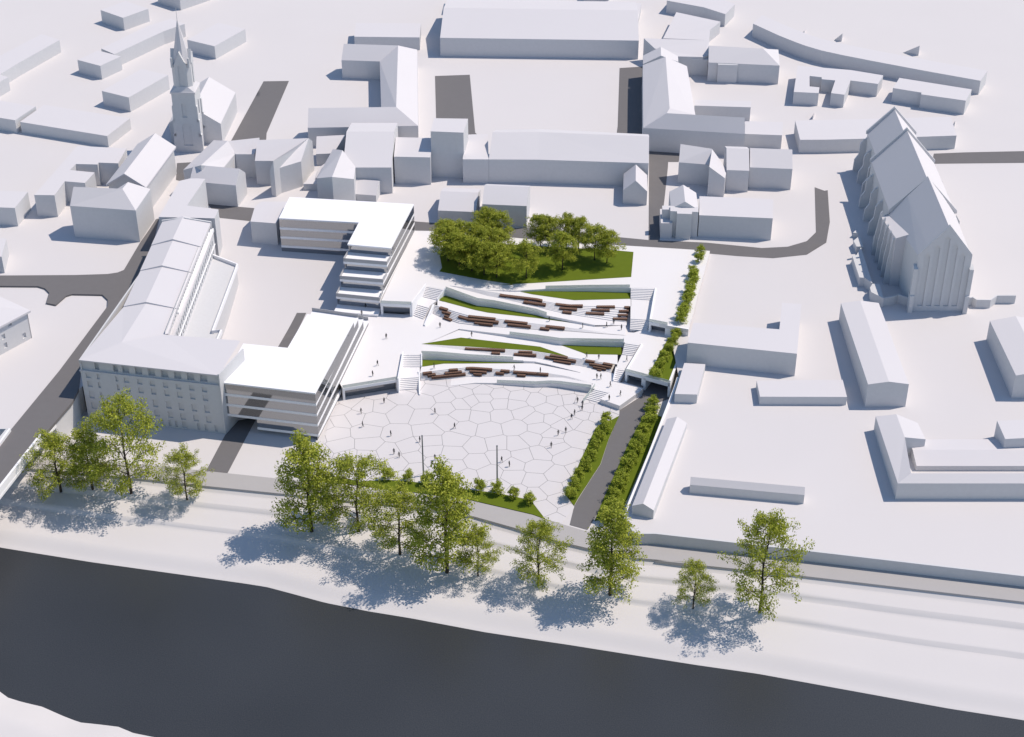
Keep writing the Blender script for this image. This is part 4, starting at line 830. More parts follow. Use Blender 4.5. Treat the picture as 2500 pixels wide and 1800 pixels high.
def strip(name, A, B, zA, zB, u0, u1, mt, n=60, m=3, dz=0, kind='structure'):
    us = sorted(set([u0+(u1-u0)*i/n for i in range(n+1)]+[u for u in A.us+B.us if u0 < u < u1]))
    vs = []; fs = []
    for i, u in enumerate(us):
        a = U((u, A(u)), zA(u)+dz); b = U((u, B(u)), zB(u)+dz)
        for j in range(m+1): vs.append(a.lerp(b, j/m))
        if i:
            for j in range(m): q = i*(m+1)+j; fs.append([q, q+1, q-m, q-m-1])
    me = bpy.data.meshes.new(name); me.from_pydata(vs, [], fs); bm = bmesh.new(); bm.from_mesh(me); bmesh.ops.remove_doubles(bm, verts=bm.verts, dist=.003)
    for f in bm.faces:
        f.normal_update()
        if f.normal.z < 0: f.normal_flip()
        f.smooth = True
    bm.to_mesh(me); bm.free(); me.materials.append(mt); o = bpy.data.objects.new(name, me); COL.objects.link(o); o['kind'] = kind; return o
def seating(name, A, B, zA, zB, u0, u1, nst, n=46):
    nst = 7
    """flight of seating steps between two rows"""
    us = sorted(set([u0+(u1-u0)*i/n for i in range(n+1)]+[u for u in A.us+B.us if u0 < u < u1])); K = 2*nst
    vs = []; fs = []
    for i, u in enumerate(us):
        a = U((u, A(u)), zA(u)); b = U((u, B(u)), zB(u))
        for j in range(nst):
            zz = lerp(a.z, b.z, j/nst)
            for q in (j, j+1):
                p = a.lerp(b, q/nst); vs.append(V3(p.x, p.y, zz))
        vs.append(V3(b.x, b.y, b.z)); m_ = K+1
        if i:
            for j in range(K): q = i*m_+j; fs.append([q, q+1, q+1-m_, q-m_])
    # closed ends
    for i in (0, len(us)-1):
        base = i*(K+1); e = [base+j for j in range(K+1)]; lo = len(vs); a = vs[e[0]]; b = vs[e[-1]]
        vs.append(V3(a.x, a.y, b.z)); fs.append(e+[lo])
    me = bpy.data.meshes.new(name); me.from_pydata(vs, [], fs); bm = bmesh.new(); bm.from_mesh(me); bmesh.ops.recalc_face_normals(bm, faces=bm.faces)
    bm.to_mesh(me); bm.free(); me.materials.append(M['paving']); o = bpy.data.objects.new(name, me); COL.objects.link(o); return structure(o)
def slab(name, pxs, z, mt, bottom=None, top=True):
    V = PU(pxs, z); mb = MB(); mb.prism(V, z-.3 if bottom is None else bottom, z); return structure(mb.top(name, mt))
PV = M['paving']
# flat levels ------------------------------------------------------------------------------------
slab('upper_square', [tf(1337, 520), tf(1340, 530), tf(1480, 532), tg(130, 582), tg(390, 607), tg(900, 638), tg(1500, 674), z5(1770, 212), z5(1700, 470), z5(1590, 860), z5(1480, 1290), z6(1462, 20), z6(1432, 158), z6(1090, 97), z6(808, 38), z2(2105, 750), z2(2195, 220), z2(1815, 213), z2(1200, 218), z2(470, 232), z1(1940, 258), z1(1400, 248), z1(900, 179), z1(828, 245), z1(810, 240), z1(525, 188), tf(1310, 1116), tf(1062, 1104)], ZC+.06, PV, bottom=ZC-.9)
mid = [tj(765, 480), tj(1205, 405), z3(165, 290), z3(440, 293), z3(480, 142), z1(1040, 866)]
us = [u for u in W3t.us if u > z1(1050, 0)[0]]
mid += [(u, W3t(u)) for u in us]+[z2(1740, 962)]+[(u, S2s(u)) for u in S2s.us[::-1][1:]]+[z1(480, 714), z1(305, 648), tf(1310, 1195), tf(1065, 1182), tf(690, 1192), tf(600, 1216)]
mp_ = [(p.x, p.y) for p in [U(q, zMID(q[0])) for q in mid]]+[(-44.2, 368), (-46.2, 356.5)]
o = sheet('middle_square', mp_, [], lambda x, y: lerp(ZM, ZMR, max(0, min(1, (x+18.5)/62)))+.02, PV, step=4); structure(o)
structure(sheet('terrace_base', [(-37, 392)]+[(p.x, p.y+1.0) for p in [U((u, W3t(u)), zMID(u)) for u in W3t.us]]+[(42, 392), (42, 412), (-14, 412), (-22, 405), (-30, 392)], [], lambda x, y: 3.55, PV))
# strips, lawns ------------------------------------------------------------------------------------
uL = 1099
strip('terrace_path', upl((uL, z1(0, 176)[1]), z1(1500, 250), z1(1940, 262), *[(u, W1b(u)) for u in W1b.us], z2(2000, 390)), S1n, zNP1, zNP1, uL, 1541, PV)
strip('terrace_path', S1s, W2t, zMP1, zMP1, 1088, 1530, PV)
strip('terrace_path', W2b, upl(*[(u, S2n(u)) for u in S2n.us]), zSP2, zSP2, z1(700, 0)[0], z2(1735, 0)[0], PV)
strip('terrace_path', W3b, S3n, zN3, zN3, 1032, z4(1605, 0)[0], PV)
strip('terrace_path', S3s, W4t, zM4, zM4, 1028, z4(1505, 0)[0], PV)
strip('terrace_path', W4b, S4n, zS5, zS5, 1025, z4(1340, 0)[0], PV)
strip('terrace_path', S4s, W5t, zS6, zS6, 1098, z4(1210, 0)[0], PV)
strip('terrace_path', S4s, upl(z4(1150, 832), z4(1340, 850)), zS6, zS6, z4(1200, 0)[0], z4(1345, 0)[0], PV)
strip('terrace_path', upl(z4(1010, 584), z4(1500, 582), z4(1545, 600)), upl(z4(1010, 690), z4(1340, 782), z4(1545, 750)), zS5, zS5, z4(1010, 0)[0], z4(1545, 0)[0], PV, dz=-.012)
zl = lambda f: (lambda u: f(u)+.05)
strip('lawn', W1b, L1s, zl(zNP1), zl(zNP1), z1(1962, 0)[0], z2(1810, 0)[0], M['lawn'])
strip('lawn', W2b, L2s, zl(zSP2), zl(zSP2), z1(800, 0)[0], z2(1245, 0)[0], M['lawn'])
V = [U(q, 5.67) for q in (z1(722, 410), z1(800, 330), z1(800, 431))]; structure(link('lawn', V, [[0, 1, 2]], M['lawn']))
strip('lawn', L3n, L3s, zl(zN3), zl(zN3), z3(450, 0)[0], z4(820, 0)[0], M['lawn'])
strip('lawn', L4n, L4s, zl(zN3), zl(zN3), z4(700, 0)[0], z4(1668, 0)[0], M['lawn'])
strip('lawn', L5n, L5s, zl(zS5), zl(zS5), z3(440, 0)[0], z3(2060, 0)[0], M['lawn'])
seating('seating_steps', S1n, S1s, zNP1, zMP1, z1(905, 0)[0], z2(1745, 0)[0], 9)
seating('seating_steps', S2n, S2s, zSP2, zMID, z1(622, 0)[0], z2(1740, 0)[0], 9)
seating('seating_steps', S3n, S3s, zN3, zM4, z3(472, 0)[0], z4(1505, 0)[0], 9)
seating('seating_steps', S4n, S4s, zS5, zS6, z3(430, 0)[0], z4(1340, 0)[0], 9)
# walls with glass railings ------------------------------------------------------------------------
def edgewall(label, T, zT, zB, u0, u1, rail, rh=.95):
    us = sorted(set([u0+(u1-u0)*i/30 for i in range(31)]+[u for u in T.us if u0 < u < u1]))
    P_ = [U((u, T(u)), zT(u)) for u in us]; p = P_[0]
    mb = MB(); mb.wallrun(P_, [zB(u)-.15 for u in us], [zT(u)+.045 for u in us], .35)
    t = thing('terrace_wall', label, 'wall', (p.x, p.y, zB(us[0])), 'white walls between the terraces')
    mb.part('wall', t, M['paving'])
    ru = [u for u in us if rail[0] <= u <= rail[1]]; ru = sorted(set([rail[0]]+ru+[rail[1]])); P2 = [U((u, T(u)), zT(u)) for u in ru]
    n = len(ru); h0 = [zT(u)+.05 for u in ru]
    MB().wallrun([q+V3(0, .12, 0) for q in P2], h0, [h+rh for h in h0], .05).part('glass_railing', t, M['glassrail'])
edgewall('white terrace wall with glass railing under the big lawn, highest of all', W1t, lambda u: ZC+.03, zNP1, z1(1945, 0)[0], z2(1815, 0)[0], (z2(465, 0)[0], z2(1800, 0)[0]))
edgewall('white terrace wall bending down beside the upper left stairs, glass railing on its left half', W2t, zMP1, zSP2, z1(822, 0)[0], z2(1245, 0)[0], (z1(828, 0)[0], z2(485, 0)[0]))
edgewall('white terrace wall rising to the right in the middle, glass railing at its right end', W3t, zMID, zN3, z1(1045, 0)[0], z2(1708, 0)[0], (z1(1840, 0)[0], z2(1705, 0)[0]))
edgewall('white terrace wall right of the lower left stairs, tallest at its left end', W4t, zM4, zS5, z3(442, 0)[0], z4(1015, 0)[0], (z3(445, 0)[0], z3(1900, 0)[0]))
edgewall('white terrace wall along the edge of the patterned plaza', W5t, zW5, lambda u: 0, z3(910, 0)[0], z4(1190, 0)[0], (z3(1640, 0)[0], z4(1190, 0)[0]))
# stairs -------------------------------------------------------------------------------------------
def stairs(label, tl_, tr_, bl_, br_, zt, zb, n, base, flank=None):
    n = 7
    A, B, C_, D_ = U(tl_, zt), U(tr_, zt), U(bl_, zb), U(br_, zb); t = thing('staircase', label, 'stairs', ((C_.x+D_.x)/2, (C_.y+D_.y)/2, zb), 'white stairs of the square')
    mb = MB()
    vs = []; fs = []; K = 2*n+1
    for (p, q) in ((A, C_), (B, D_)):
        b0 = len(vs)
        for j in range(n):
            zz = lerp(zt, zb, (j+.0)/n)
            for e in (j, j+1): r = p.lerp(q, e/n); vs.append(V3(r.x, r.y, zz+.02))
        vs.append(V3(q.x, q.y, zb)); vs.append(V3(q.x, q.y, base)); vs.append(V3(p.x, p.y, base))
    m_ = K+2
    fs = [[j, j+1, m_+j+1, m_+j] for j in range(m_-1)]+[list(range(m_)), list(range(m_, 2*m_))[::-1]]
    mb.add(vs, fs); mb.part('steps', t, M['paving'])
    if flank:
        for side in flank:
            p, q = (A, C_) if side == 'l' else (B, D_); sgn = .3 if side == 'l' else -.3
            MB().wallrun([q, p], [base, base], [zb+.5, zt+.5], sgn).part('stringer', t, M['newwhite'])
    return t
stairs('upper left white stairs, upper flight beside the upper glass pavilion', z1(525, 188), z1(810, 240), z1(460, 358), z1(690, 410), ZC, 5.6, 11, 3.6, 'r')
structure(slab('stair_landing', [z1(462, 355), z1(700, 410), z1(612, 472), z1(560, 520), z1(390, 468)], 5.6, PV, bottom=3.6))
stairs('upper left white stairs, lower flight ending beside the upper glass pavilion', z1(390, 467), z1(575, 518), z1(305, 648), z1(475, 712), 5.6, ZM, 12, 3.4)
wallthing('stair_wall', 'low white stair wall with a bright right face, left of the second bench terrace', PU([z1(625, 474), z1(480, 712)], 5.9), 3.4, [6.0, 4.2], .45, 'newwhite')
stairs('upper right white stairs, upper flight beside the long high lawn wall', z2(1815, 214), z2(2225, 222), z2(1812, 392), z2(2165, 414), ZC, 5.8, 12, 3.8)
structure(slab('stair_landing', [z2(1812, 390), z2(2165, 412), z2(2135, 708), z2(1810, 690)], 5.8, PV, bottom=3.8))
stairs('upper right white stairs, lower flight left of the upper right pavilion', z2(1810, 690), z2(2135, 708), z2(1800, 878), z2(2060, 902), 5.8, ZMR, 12, 3.8)
stairs('lower left white stairs, upper flight left of the small lawn wedge', z3(165, 291), z3(440, 294), z3(140, 497), z3(440, 496), ZM, 1.95, 11, -.2, 'r')
structure(slab('stair_landing', [z3(140, 495), z3(440, 494), z3(415, 645), z3(100, 660)], 1.95, PV, bottom=-.2))
stairs('lower left white stairs, lower flight down to the patterned plaza', z3(105, 662), z3(392, 643), z3(88, 866), z3(418, 845), 1.95, 0.05, 12, -.2)
wallthing('stair_wall', 'white stair wall between the lower left stairs and the lowest benches', PU([z3(420, 560), z3(425, 835)], 2.2), -.1, [2.5, .4], -.35, 'newwhite')
stairs('lower right white stairs, upper flight beside the right lawn wedge', z4(1722, 105), z4(1960, 140), z4(1675, 302), z4(1848, 322), ZMR, 2.7, 11, 1.2)
structure(slab('stair_landing', [z4(1670, 300), z4(1850, 320), z4(1718, 530), z4(1595, 512), z4(1600, 452)], 2.72, PV, bottom=1.0))
stairs('lower right white stairs, lower flight left of the lower right pavilion', z4(1592, 514), z4(1722, 532), z4(1545, 722), z4(1632, 742), 2.7, ZP1, 10, 1.0, 'l')
stairs('wide white corner stairs from the low platform down to the patterned plaza', z4(1258, 840), z4(1480, 892), z4(1065, 992), z4(1312, 1062), ZP1, 0.05, 9, -.1)
sw = PU([z4(1245, 805), z4(1060, 985)], ZP1); wallthing('stair_railing', 'slanting glass and rail balustrade on the left of the wide corner stairs', sw, [ZP1, .05], [ZP1+1, 1.05], .06, 'glassrail', cat='railing')
slab('low_platform', [z4(1255, 838), z4(1200, 832), z4(1195, 770), z4(1340, 750), z4(1545, 720), z4(1640, 742), z4(1722, 740), z4(2015, 830), z4(1955, 882), z4(1637, 1108), z4(1333, 1000), z4(1482, 892)], ZP1+.025, PV, bottom=-.1)
# pavilions under the decks ------------------------------------------------------------------------
def pavilion(label, F0, F1, zt, zb, depth, fascia=.75, posts=(0, 1), back='darkglass', rail=True, th=.55):
    d = (F1-F0); d.z = 0; L = d.length; d.normalize(); n_ = V3(-d.y, d.x, 0); t = thing('glass_pavilion', label, 'pavilion', (F0.x, F0.y, zb), 'glass pavilions under the decks')
    MB().prism([F0, F1, F1+n_*.5, F0+n_*.5], zt-fascia, zt+.08).part('fascia', t, M['newwhite'])
    for s in posts: q = F0+d*(s*L-(th if s > .5 else 0)); MB().prism([q, q+d*th, q+d*th+n_*1.2, q+n_*1.2], zb-.1, zt-fascia).part('post', t, M['newwhite'])
    q0, q1 = F0+n_*depth, F1+n_*depth; MB().prism([q0, q1, q1+n_*.1, q0+n_*.1], zb-.1, zt-.2).part('glazing', t, M[back])
    MB().prism([F0+n_*.02, F1+n_*.02, q1, q0], zt-.75, zt-.55).part('soffit', t, M['newwhite'])
    if rail: MB().wallrun([F0+n_*.1, F1+n_*.1], zt+.08, zt+1.0, .05).part('glass_railing', t, M['glassrail'])
    return t
pavilion('upper left white pavilion with a dark glass front below the park deck', U(tf(1066, 1108), ZC), U(tf(1312, 1118), ZC), ZC, ZM, 1.6)
wallthing('deck_wall', 'white side wall of the upper left pavilion along the stairs', PU([z1(300, 490), z1(525, 190)], ZC), 3.5, ZC+.9, .3, 'newwhite')
pavilion('lower left white pavilion with a dark glass front on the patterned plaza', U(tj(766, 484), ZM), U(tj(1208, 412), ZM), ZM, 0, 1.6)
wallthing('deck_wall', 'white side wall of the lower left pavilion along the stairs', PU([z3(85, 722), z3(165, 291)], ZM), -.1, ZM+.9, .3, 'newwhite')
pavilion('upper right white pavilion with a dark glass front', U(z6(806, 42), ZC), U(z6(1095, 100), ZC), ZC, ZMR, 1.8)
wallthing('deck_wall', 'blank white end wall right of the upper right pavilion', [U(z6(1093, 100), ZC), U(z6(1432, 160), ZC)], ZMR-.2, ZC+.08, .4, 'newwhite')
wallthing('deck_wall', 'white wall between the upper right deck and the upper right stairs', PU([z2(2105, 750), z2(2195, 222)], ZC), 3.8, ZC+.25, -.4, 'newwhite')
# right deck over the tunnel
dkp = [z6(680, 392), z6(430, 806), z6(430, 822), z6(722, 890), z6(1142, 1010), z6(1338, 508), z6(1400, 330), z6(1432, 190), z6(1093, 140), z6(806, 80), z2(1962, 893), z2(1740, 960), z2(1700, 1000), z2(1708, 1076), z2(1960, 1110)]
o = slab('right_deck', dkp, ZMR+.03, PV, bottom=ZMR-.45)
pavilion('lower right white pavilion with a dark glass front beside the tunnel', U(z6(432, 832), ZMR), U(z6(722, 905), ZMR), ZMR, ZP1, 1.8)
T0, T1 = U(z6(722, 905), ZMR), U(z6(1142, 1022), ZMR); d = (T1-T0).normalized(); n_ = V3(-d.y, d.x, 0); LT = (T1-T0).length
t = thing('tunnel_portal', 'white tunnel portal with a dark opening where the ramp runs under the deck', 'tunnel', (T0.x, T0.y, 0), None)
MB().prism([T0, T1, T1+n_*.6, T0+n_*.6], ZMR-1.0, ZMR+.1).part('lintel', t, M['newwhite'])
MB().prism([T0, T0+d*.6, T0+d*.6+n_*18, T0+n_*18], -.2, ZMR-.5).part('side_wall', t, M['newwhite'])
MB().prism([T1-d*.6, T1, U(z6(1338, 508), ZMR), U(z6(1338, 508), ZMR)-d*.6], -.2, ZMR+.25).part('side_wall', t, M['newwhite'])
MB().wallrun([T0+n_*.1, T1+n_*.1], ZMR+.1, ZMR+.95, .05).part('glass_railing', t, M['glassrail'])
MB().prism([T0+n_*17, T1+n_*17, T1+n_*17.4, T0+n_*17.4], -.2, ZMR-.5).part('rear_wall', t, M['metalgrey'])
wallthing('deck_wall', 'white wall between the right deck and the lower right stairs', PU([z6(430, 822), z6(685, 395)], ZMR), 1.0, ZMR+.3, -.35, 'newwhite')
structure(slab('planting_bed', [z6(1112, 292), z6(780, 908), z6(1128, 992), z6(1300, 610), z6(1372, 335), z6(1268, 318)], ZMR+.09, M['lawn'], bottom=ZMR))
# plaza, ramp, beds --------------------------------------------------------------------------------
plz = [tj(610, 1000*0+930), tj(700, 1090), tj(720, 1180), tj(900, 1215), tj(1130, 1205), tj(1300, 1218), tj(1500, 1243), tj(1740, 1278), tj(2000, 1312), tj(2268, 1368), tk(335, 1398), tk(425, 1515), tk(555, 1555), tk(652, 1430), tk(655, 1405), tk(592, 1330), tk(700, 1060), tk(820, 800), tk(870, 690), tk(930, 660), tk(1010, 690), tk(1012, 655), tk(860, 590), tk(725, 560)]
plz += [z4(1065, 992), z4(1110, 905), z4(1000, 880), z4(700, 832), z3(2268, 809), z3(1300, 757), z3(905, 797), z3(920, 680), z3(425, 715), z3(425, 845), z3(88, 868), tj(1212, 500), tj(770, 570), tj(760, 500), tj(700, 520)]
structure(sheet('plaza', [(p.x, p.y) for p in PU(plz, 0)], [], lambda x, y: .05, M['plaza']))
structure(sheet('ramp_road', [(p.x, p.y) for p in PU([tk(1012, 655), tk(1010, 700), tk(930, 880), tk(865, 1080), tk(780, 1210), tk(690, 1350), tk(655, 1412), tk(618, 1562), tk(760, 1602), tk(835, 1480), tk(885, 1360), tk(1100, 900), tk(1300, 600), tk(1420, 560), tk(1400, 400), z6(1320, 560), z6(760, 800), tk(1190, 540)], 0)], [], lambda x, y: .04, M['asphalt']))
bed = lambda name, pxs: structure(sheet(name, [(p.x, p.y) for p in PU(pxs, 0)], [], lambda x, y: .16, M['lawn'], thick=.2, smooth=False))
bed('planting_bed', [tk(1008, 702), tk(928, 880), tk(862, 1080), tk(777, 1210), tk(686, 1350), tk(652, 1412), tk(592, 1332), tk(700, 1062), tk(822, 800), tk(865, 765), tk(960, 728)])
bed('planting_bed', [tk(1352, 712), tk(1200, 1080), tk(1035, 1448), tk(990, 1500), tk(815, 1530), tk(842, 1470), tk(885, 1360), tk(1090, 905), tk(1235, 650), tk(1290, 690)])
bed('planting_bed', [tj(540, 1212), tj(720, 1185), tj(900, 1222), tj(1130, 1208), tj(1300, 1221), tj(1500, 1246), tj(1740, 1281), tj(2000, 1315), tj(2268, 1371), tk(332, 1400), tk(425, 1517), tj(2268, 1480), tj(1740, 1357), tj(1350, 1308), tj(1080, 1281), tj(820, 1240)])
# slab joints of the plaza: a relaxed irregular cell pattern
def joints(poly, size, wid):
    xs = [p[0] for p in poly]; ys = [p[1] for p in poly]; x0, x1, y0, y1 = min(xs)-12, max(xs)+12, min(ys)-12, max(ys)+12
    r = random.Random(41); n = int((x1-x0)*(y1-y0)/(size*size*.83)); P_ = [[r.uniform(x0, x1), r.uniform(y0, y1)] for _ in range(n)]
    g = 1.1; nx = int((x1-x0)/g); ny = int((y1-y0)/g)
    for it in range(3):
        acc = [[0, 0, 0] for _ in P_]; cell = {}
        for k, p in enumerate(P_): cell.setdefault((int((p[0]-x0)/size), int((p[1]-y0)/size)), []).append(k)
        for i in range(nx):
            for j in range(ny):
                x = x0+(i+.5)*g; y = y0+(j+.5)*g; cx, cy = int((x-x0)/size), int((y-y0)/size); best = 1e9; bk = -1
                for ax in (-2, -1, 0, 1, 2):
                    for ay in (-2, -1, 0, 1, 2):
                        for k in cell.get((cx+ax, cy+ay), ()):
                            dd = (P_[k][0]-x)**2+(P_[k][1]-y)**2
                            if dd < best: best = dd; bk = k
                if bk >= 0: a = acc[bk]; a[0] += x; a[1] += y; a[2] += 1
        for k, a in enumerate(acc):
            if a[2]: P_[k] = [lerp(P_[k][0], a[0]/a[2], .8), lerp(P_[k][1], a[1]/a[2], .8)]
    vs, es, fs, *_ = delaunay_2d_cdt([Vector(p) for p in P_], [], [], 0, 1e-6)
    def cc(f):
        (ax, ay), (bx, by), (cx, cy) = [vs[i] for i in f]; d = 2*(ax*(by-cy)+bx*(cy-ay)+cx*(ay-by))
        return Vector((((ax*ax+ay*ay)*(by-cy)+(bx*bx+by*by)*(cy-ay)+(cx*cx+cy*cy)*(ay-by))/d, ((ax*ax+ay*ay)*(cx-bx)+(bx*bx+by*by)*(ax-cx)+(cx*cx+cy*cy)*(bx-ax))/d))
    ed = {}
    for f in fs:
        for i in range(3): ed.setdefault(tuple(sorted((f[i], f[(i+1) % 3]))), []).append(f)
    mb = MB()
    for e, ff in ed.items():
        if len(ff) != 2: continue
        a, b = cc(ff[0]), cc(ff[1]); L = (b-a).length
        if L < .02 or L > 25: continue
        k = max(1, int(L/.6)); d = (b-a)/L; nn = Vector((-d.y, d.x))*wid/2; run = None
        for j in range(k+1):
            inside = j < k and inpoly(*(a.lerp(b, (j+.5)/k)), poly)
            if inside and run is None: run = j
            if not inside and run is not None:
                p, q = a.lerp(b, run/k)-d*wid*.4, a.lerp(b, j/k)+d*wid*.4
                mb.add([V3(p.x+nn.x, p.y+nn.y, .056), V3(q.x+nn.x, q.y+nn.y, .056), V3(q.x-nn.x, q.y-nn.y, .056), V3(p.x-nn.x, p.y-nn.y, .056)], [[0, 1, 2, 3]]); run = None
    return mb
structure(joints([(p.x, p.y) for p in PU(plz, 0)], 5.8, .11).top('plaza_joints', M['joint']))
# park lawn
lw = PU([tf(1532, 855), tf(1552, 825), tf(1536, 735), tf(1562, 640), tf(1700, 590), tg(20, 632), tg(400, 655), tg(980, 687), tg(1123, 700), tg(1105, 898), tg(300, 948), tg(60, 960), tf(2140, 962), tf(1850, 916)], ZC)
structure(sheet('park_lawn', [(p.x, p.y) for p in lw], [], lambda x, y: ZC+.11, M['lawn']))
# ================================================================== TREES AND SHRUBS
def leafmesh(name, clusters, nleaf, size, mt, seed, flat=.9):
    """crown of many single leaves; clusters: (centre, radius)"""
    r = random.Random(seed); vs = []; fs = []; tot = sum(c[1]**2 for c in clusters)
    for c, rad in clusters:
        k = max(6, int(nleaf*rad*rad/tot))
        for _ in range(k):
            d = Vector((r.gauss(0, 1), r.gauss(0, 1), r.gauss(0, 1))).normalized()*rad*(r.random()**.36)
            p = c+Vector((d.x, d.y, d.z*flat)); s = size*r.uniform(.65, 1.3)
            nrm = (Vector((r.gauss(0, .75), r.gauss(0, .75), .75))+d.normalized()*.35).normalized(); u = nrm.orthogonal().normalized(); u.rotate(Matrix.Rotation(r.uniform(0, 6.28), 3, nrm)); w = nrm.cross(u)
            b0 = len(vs); vs += [p-u*s*.55, p+w*s*.33+nrm*s*.06, p+u*s*.55-nrm*s*.1, p-w*s*.33+nrm*s*.06]; fs.append([b0, b0+1, b0+2, b0+3])
    me = bpy.data.meshes.new(name); me.from_pydata(vs, [], fs); me.materials.append(mt); return me
def treemesh(seed, h, r0, crown0, width, nlimb, nleaf, lsize, mt, prof, csz=1.0, droop=.25):
    """returns trunk mesh and crown mesh of a tree h tall"""
    r = random.Random(seed); mb = MB(); cl = []; pts = []; n = 9
    for i in range(n+1):
        z_ = h*.95*i/n; pts.append(Vector((.12*math.sin(i*1.1+seed)*i/n*2, .12*math.cos(i*.9+seed)*i/n*2, z_)))
    for i in range(n): mb.tube(pts[i], pts[i+1], lerp(r0, .035, i/n), lerp(r0, .035, (i+1)/n), 7)
    for i in range(nlimb):
        f = (i+.5)/nlimb; zz = lerp(crown0, .93, f)*h; az = i*2.4+r.uniform(-.5, .5)
        k = zz/(h*.95)*n; j = min(n-1, int(k)); a = pts[j].lerp(pts[j+1], k-j)
        L = width*prof(f)*r.uniform(.72, 1.12); up = lerp(.15, .75, f)*L*r.uniform(.5, 1.0)
        e = a+Vector((math.cos(az)*L, math.sin(az)*L, up)); mid = a.lerp(e, .5)+Vector((0, 0, .12*L)); rr = max(.03, r0*.34*(1-f*.6))
        mb.tube(a, mid, rr, rr*.65, 5); mb.tube(mid, e, rr*.65, .02, 5)
        for q in range(4): cl.append((a.lerp(e, .35+.22*q)+Vector((r.uniform(-.3, .3), r.uniform(-.3, .3), r.uniform(-.2, .3))), csz*r.uniform(.55, .95)*(.75+.1*q)))
        for q in range(4):
            aa = az+r.uniform(-1.1, 1.1); s = mid.lerp(e, r.uniform(-.3, .8)); e2 = s+Vector((math.cos(aa), math.sin(aa), r.uniform(-.35, .6)))*L*r.uniform(.3, .6)
            mb.tube(s, e2, rr*.45, .015, 4); cl.append((e2, csz*r.uniform(.5, .9)))
    cl.append((pts[-1]+Vector((0, 0, .1)), csz*.7))
    tm = bpy.data.meshes.new('trunk'); tm.from_pydata([tuple(v) for v in mb.v], [], mb.f); tm.materials.append(M['bark'])
    for p in tm.polygons: p.use_smooth = True
    return tm, leafmesh('crown', cl, nleaf, lsize, mt, seed+100)
profA = lambda f: .62+.55*math.sin(math.pi*min(1, f*1.05+.08))-.42*max(0, f-.55)
profB = lambda f: .95-.55*f
BIG = [treemesh(s, 12.0, .20, c0, w, nl, 11000, .23, M['leaf'], pf, 1.05) for s, c0, w, nl, pf in ((3, .13, 3.5, 30, profA), (11, .11, 3.3, 32, profB), (23, .15, 3.7, 28, profA))]
PARK = [treemesh(s, 10.0, .15, .24, 2.8, 26, 7500, .27, M['leafdark'], profA, 1.0) for s in (5, 17)]
SHR = [treemesh(s, 2.8, .07, .22, 1.0, 12, 1700, .23, M['leafbush'], lambda f: 1.0-.25*f, .62) for s in (8, 19, 31)]
def tree(name, label, cat, meshes, loc, h, h0, wid=1.0, rot=None, group=None):
    o = bpy.data.objects.new(name, None); COL.objects.link(o); o.location = loc; s = h/h0; o.scale = (s*wid, s*wid, s); o.rotation_euler = (0, 0, rnd.uniform(0, 6.28) if rot is None else rot)
    tag(o, label, cat, group)
    for nm, me in (('trunk', meshes[0]), ('crown', meshes[1])):
        c = bpy.data.objects.new(nm, me); COL.objects.link(c); c.parent = o
    return o
def Gs(p):
    z = -1.0
    for _ in range(16): w = U(p, z); z = .5*z+.5*zs(w.x, w.y)
    w = U(p, z); return V3(w.x, w.y, zs(w.x, w.y)-.1)
RG = 'tall trees on the river bank'
for i, (px, top, wd, label) in enumerate([
    (ti(483, 1302), ti(390, 845), 1.15, 'leftmost riverbank tree, beside the street parapet'),
    (ti(735, 1280), ti(630, 790), 1.05, 'slim riverbank tree between the leftmost and the tallest tree of the left group'),
    (ti(1038, 1312), ti(870, 565), .85, 'tallest tree of the left riverbank group, in front of the old block'),
    (ti(1480, 1362), ti(1410, 965), .95, 'small single riverbank tree right of the left group, near the driveway'),
    (tj(522, 1612), tj(440, 890), 1.05, 'large riverbank tree right below the corner of the new front building'),
    (tj(893, 1612), tj(850, 1015), 1.0, 'large riverbank tree second from the left in the middle group'),
    (b2(445, 385), tj(1205, 1270), 1.05, 'lighter small-crowned tree in the middle riverbank group, between two large ones'),
    (b2(735, 498), tj(1600, 1115), .95, 'large dense riverbank tree in front of the left mast'),
    (b2(925, 520), b2(925, 225), .85, 'small riverbank tree tucked against the right side of the large dense one'),
    (b2(1295, 575), b2(1297, 185), .88, 'round riverbank tree alone right of the middle group'),
    (b2(1737, 635), b2(1762, 105), 1.0, 'tall riverbank tree at the foot of the ramp'),
    (b3(232, 720), b3(238, 442), .9, 'smallest riverbank tree, left of the rightmost one'),
    (b3(640, 742), b3(722, 135), .74, 'rightmost tall riverbank tree with an airy crown')]):
    g = Gs(px); h = zat(g.x, g.y, top[1])-g.z
    tree('riverbank_tree', label, 'tree', BIG[i % 3], g, h, 12.2, wd*(1.0 if h > 10 else 1.15), group=RG)
PG = 'park trees on the lawn'
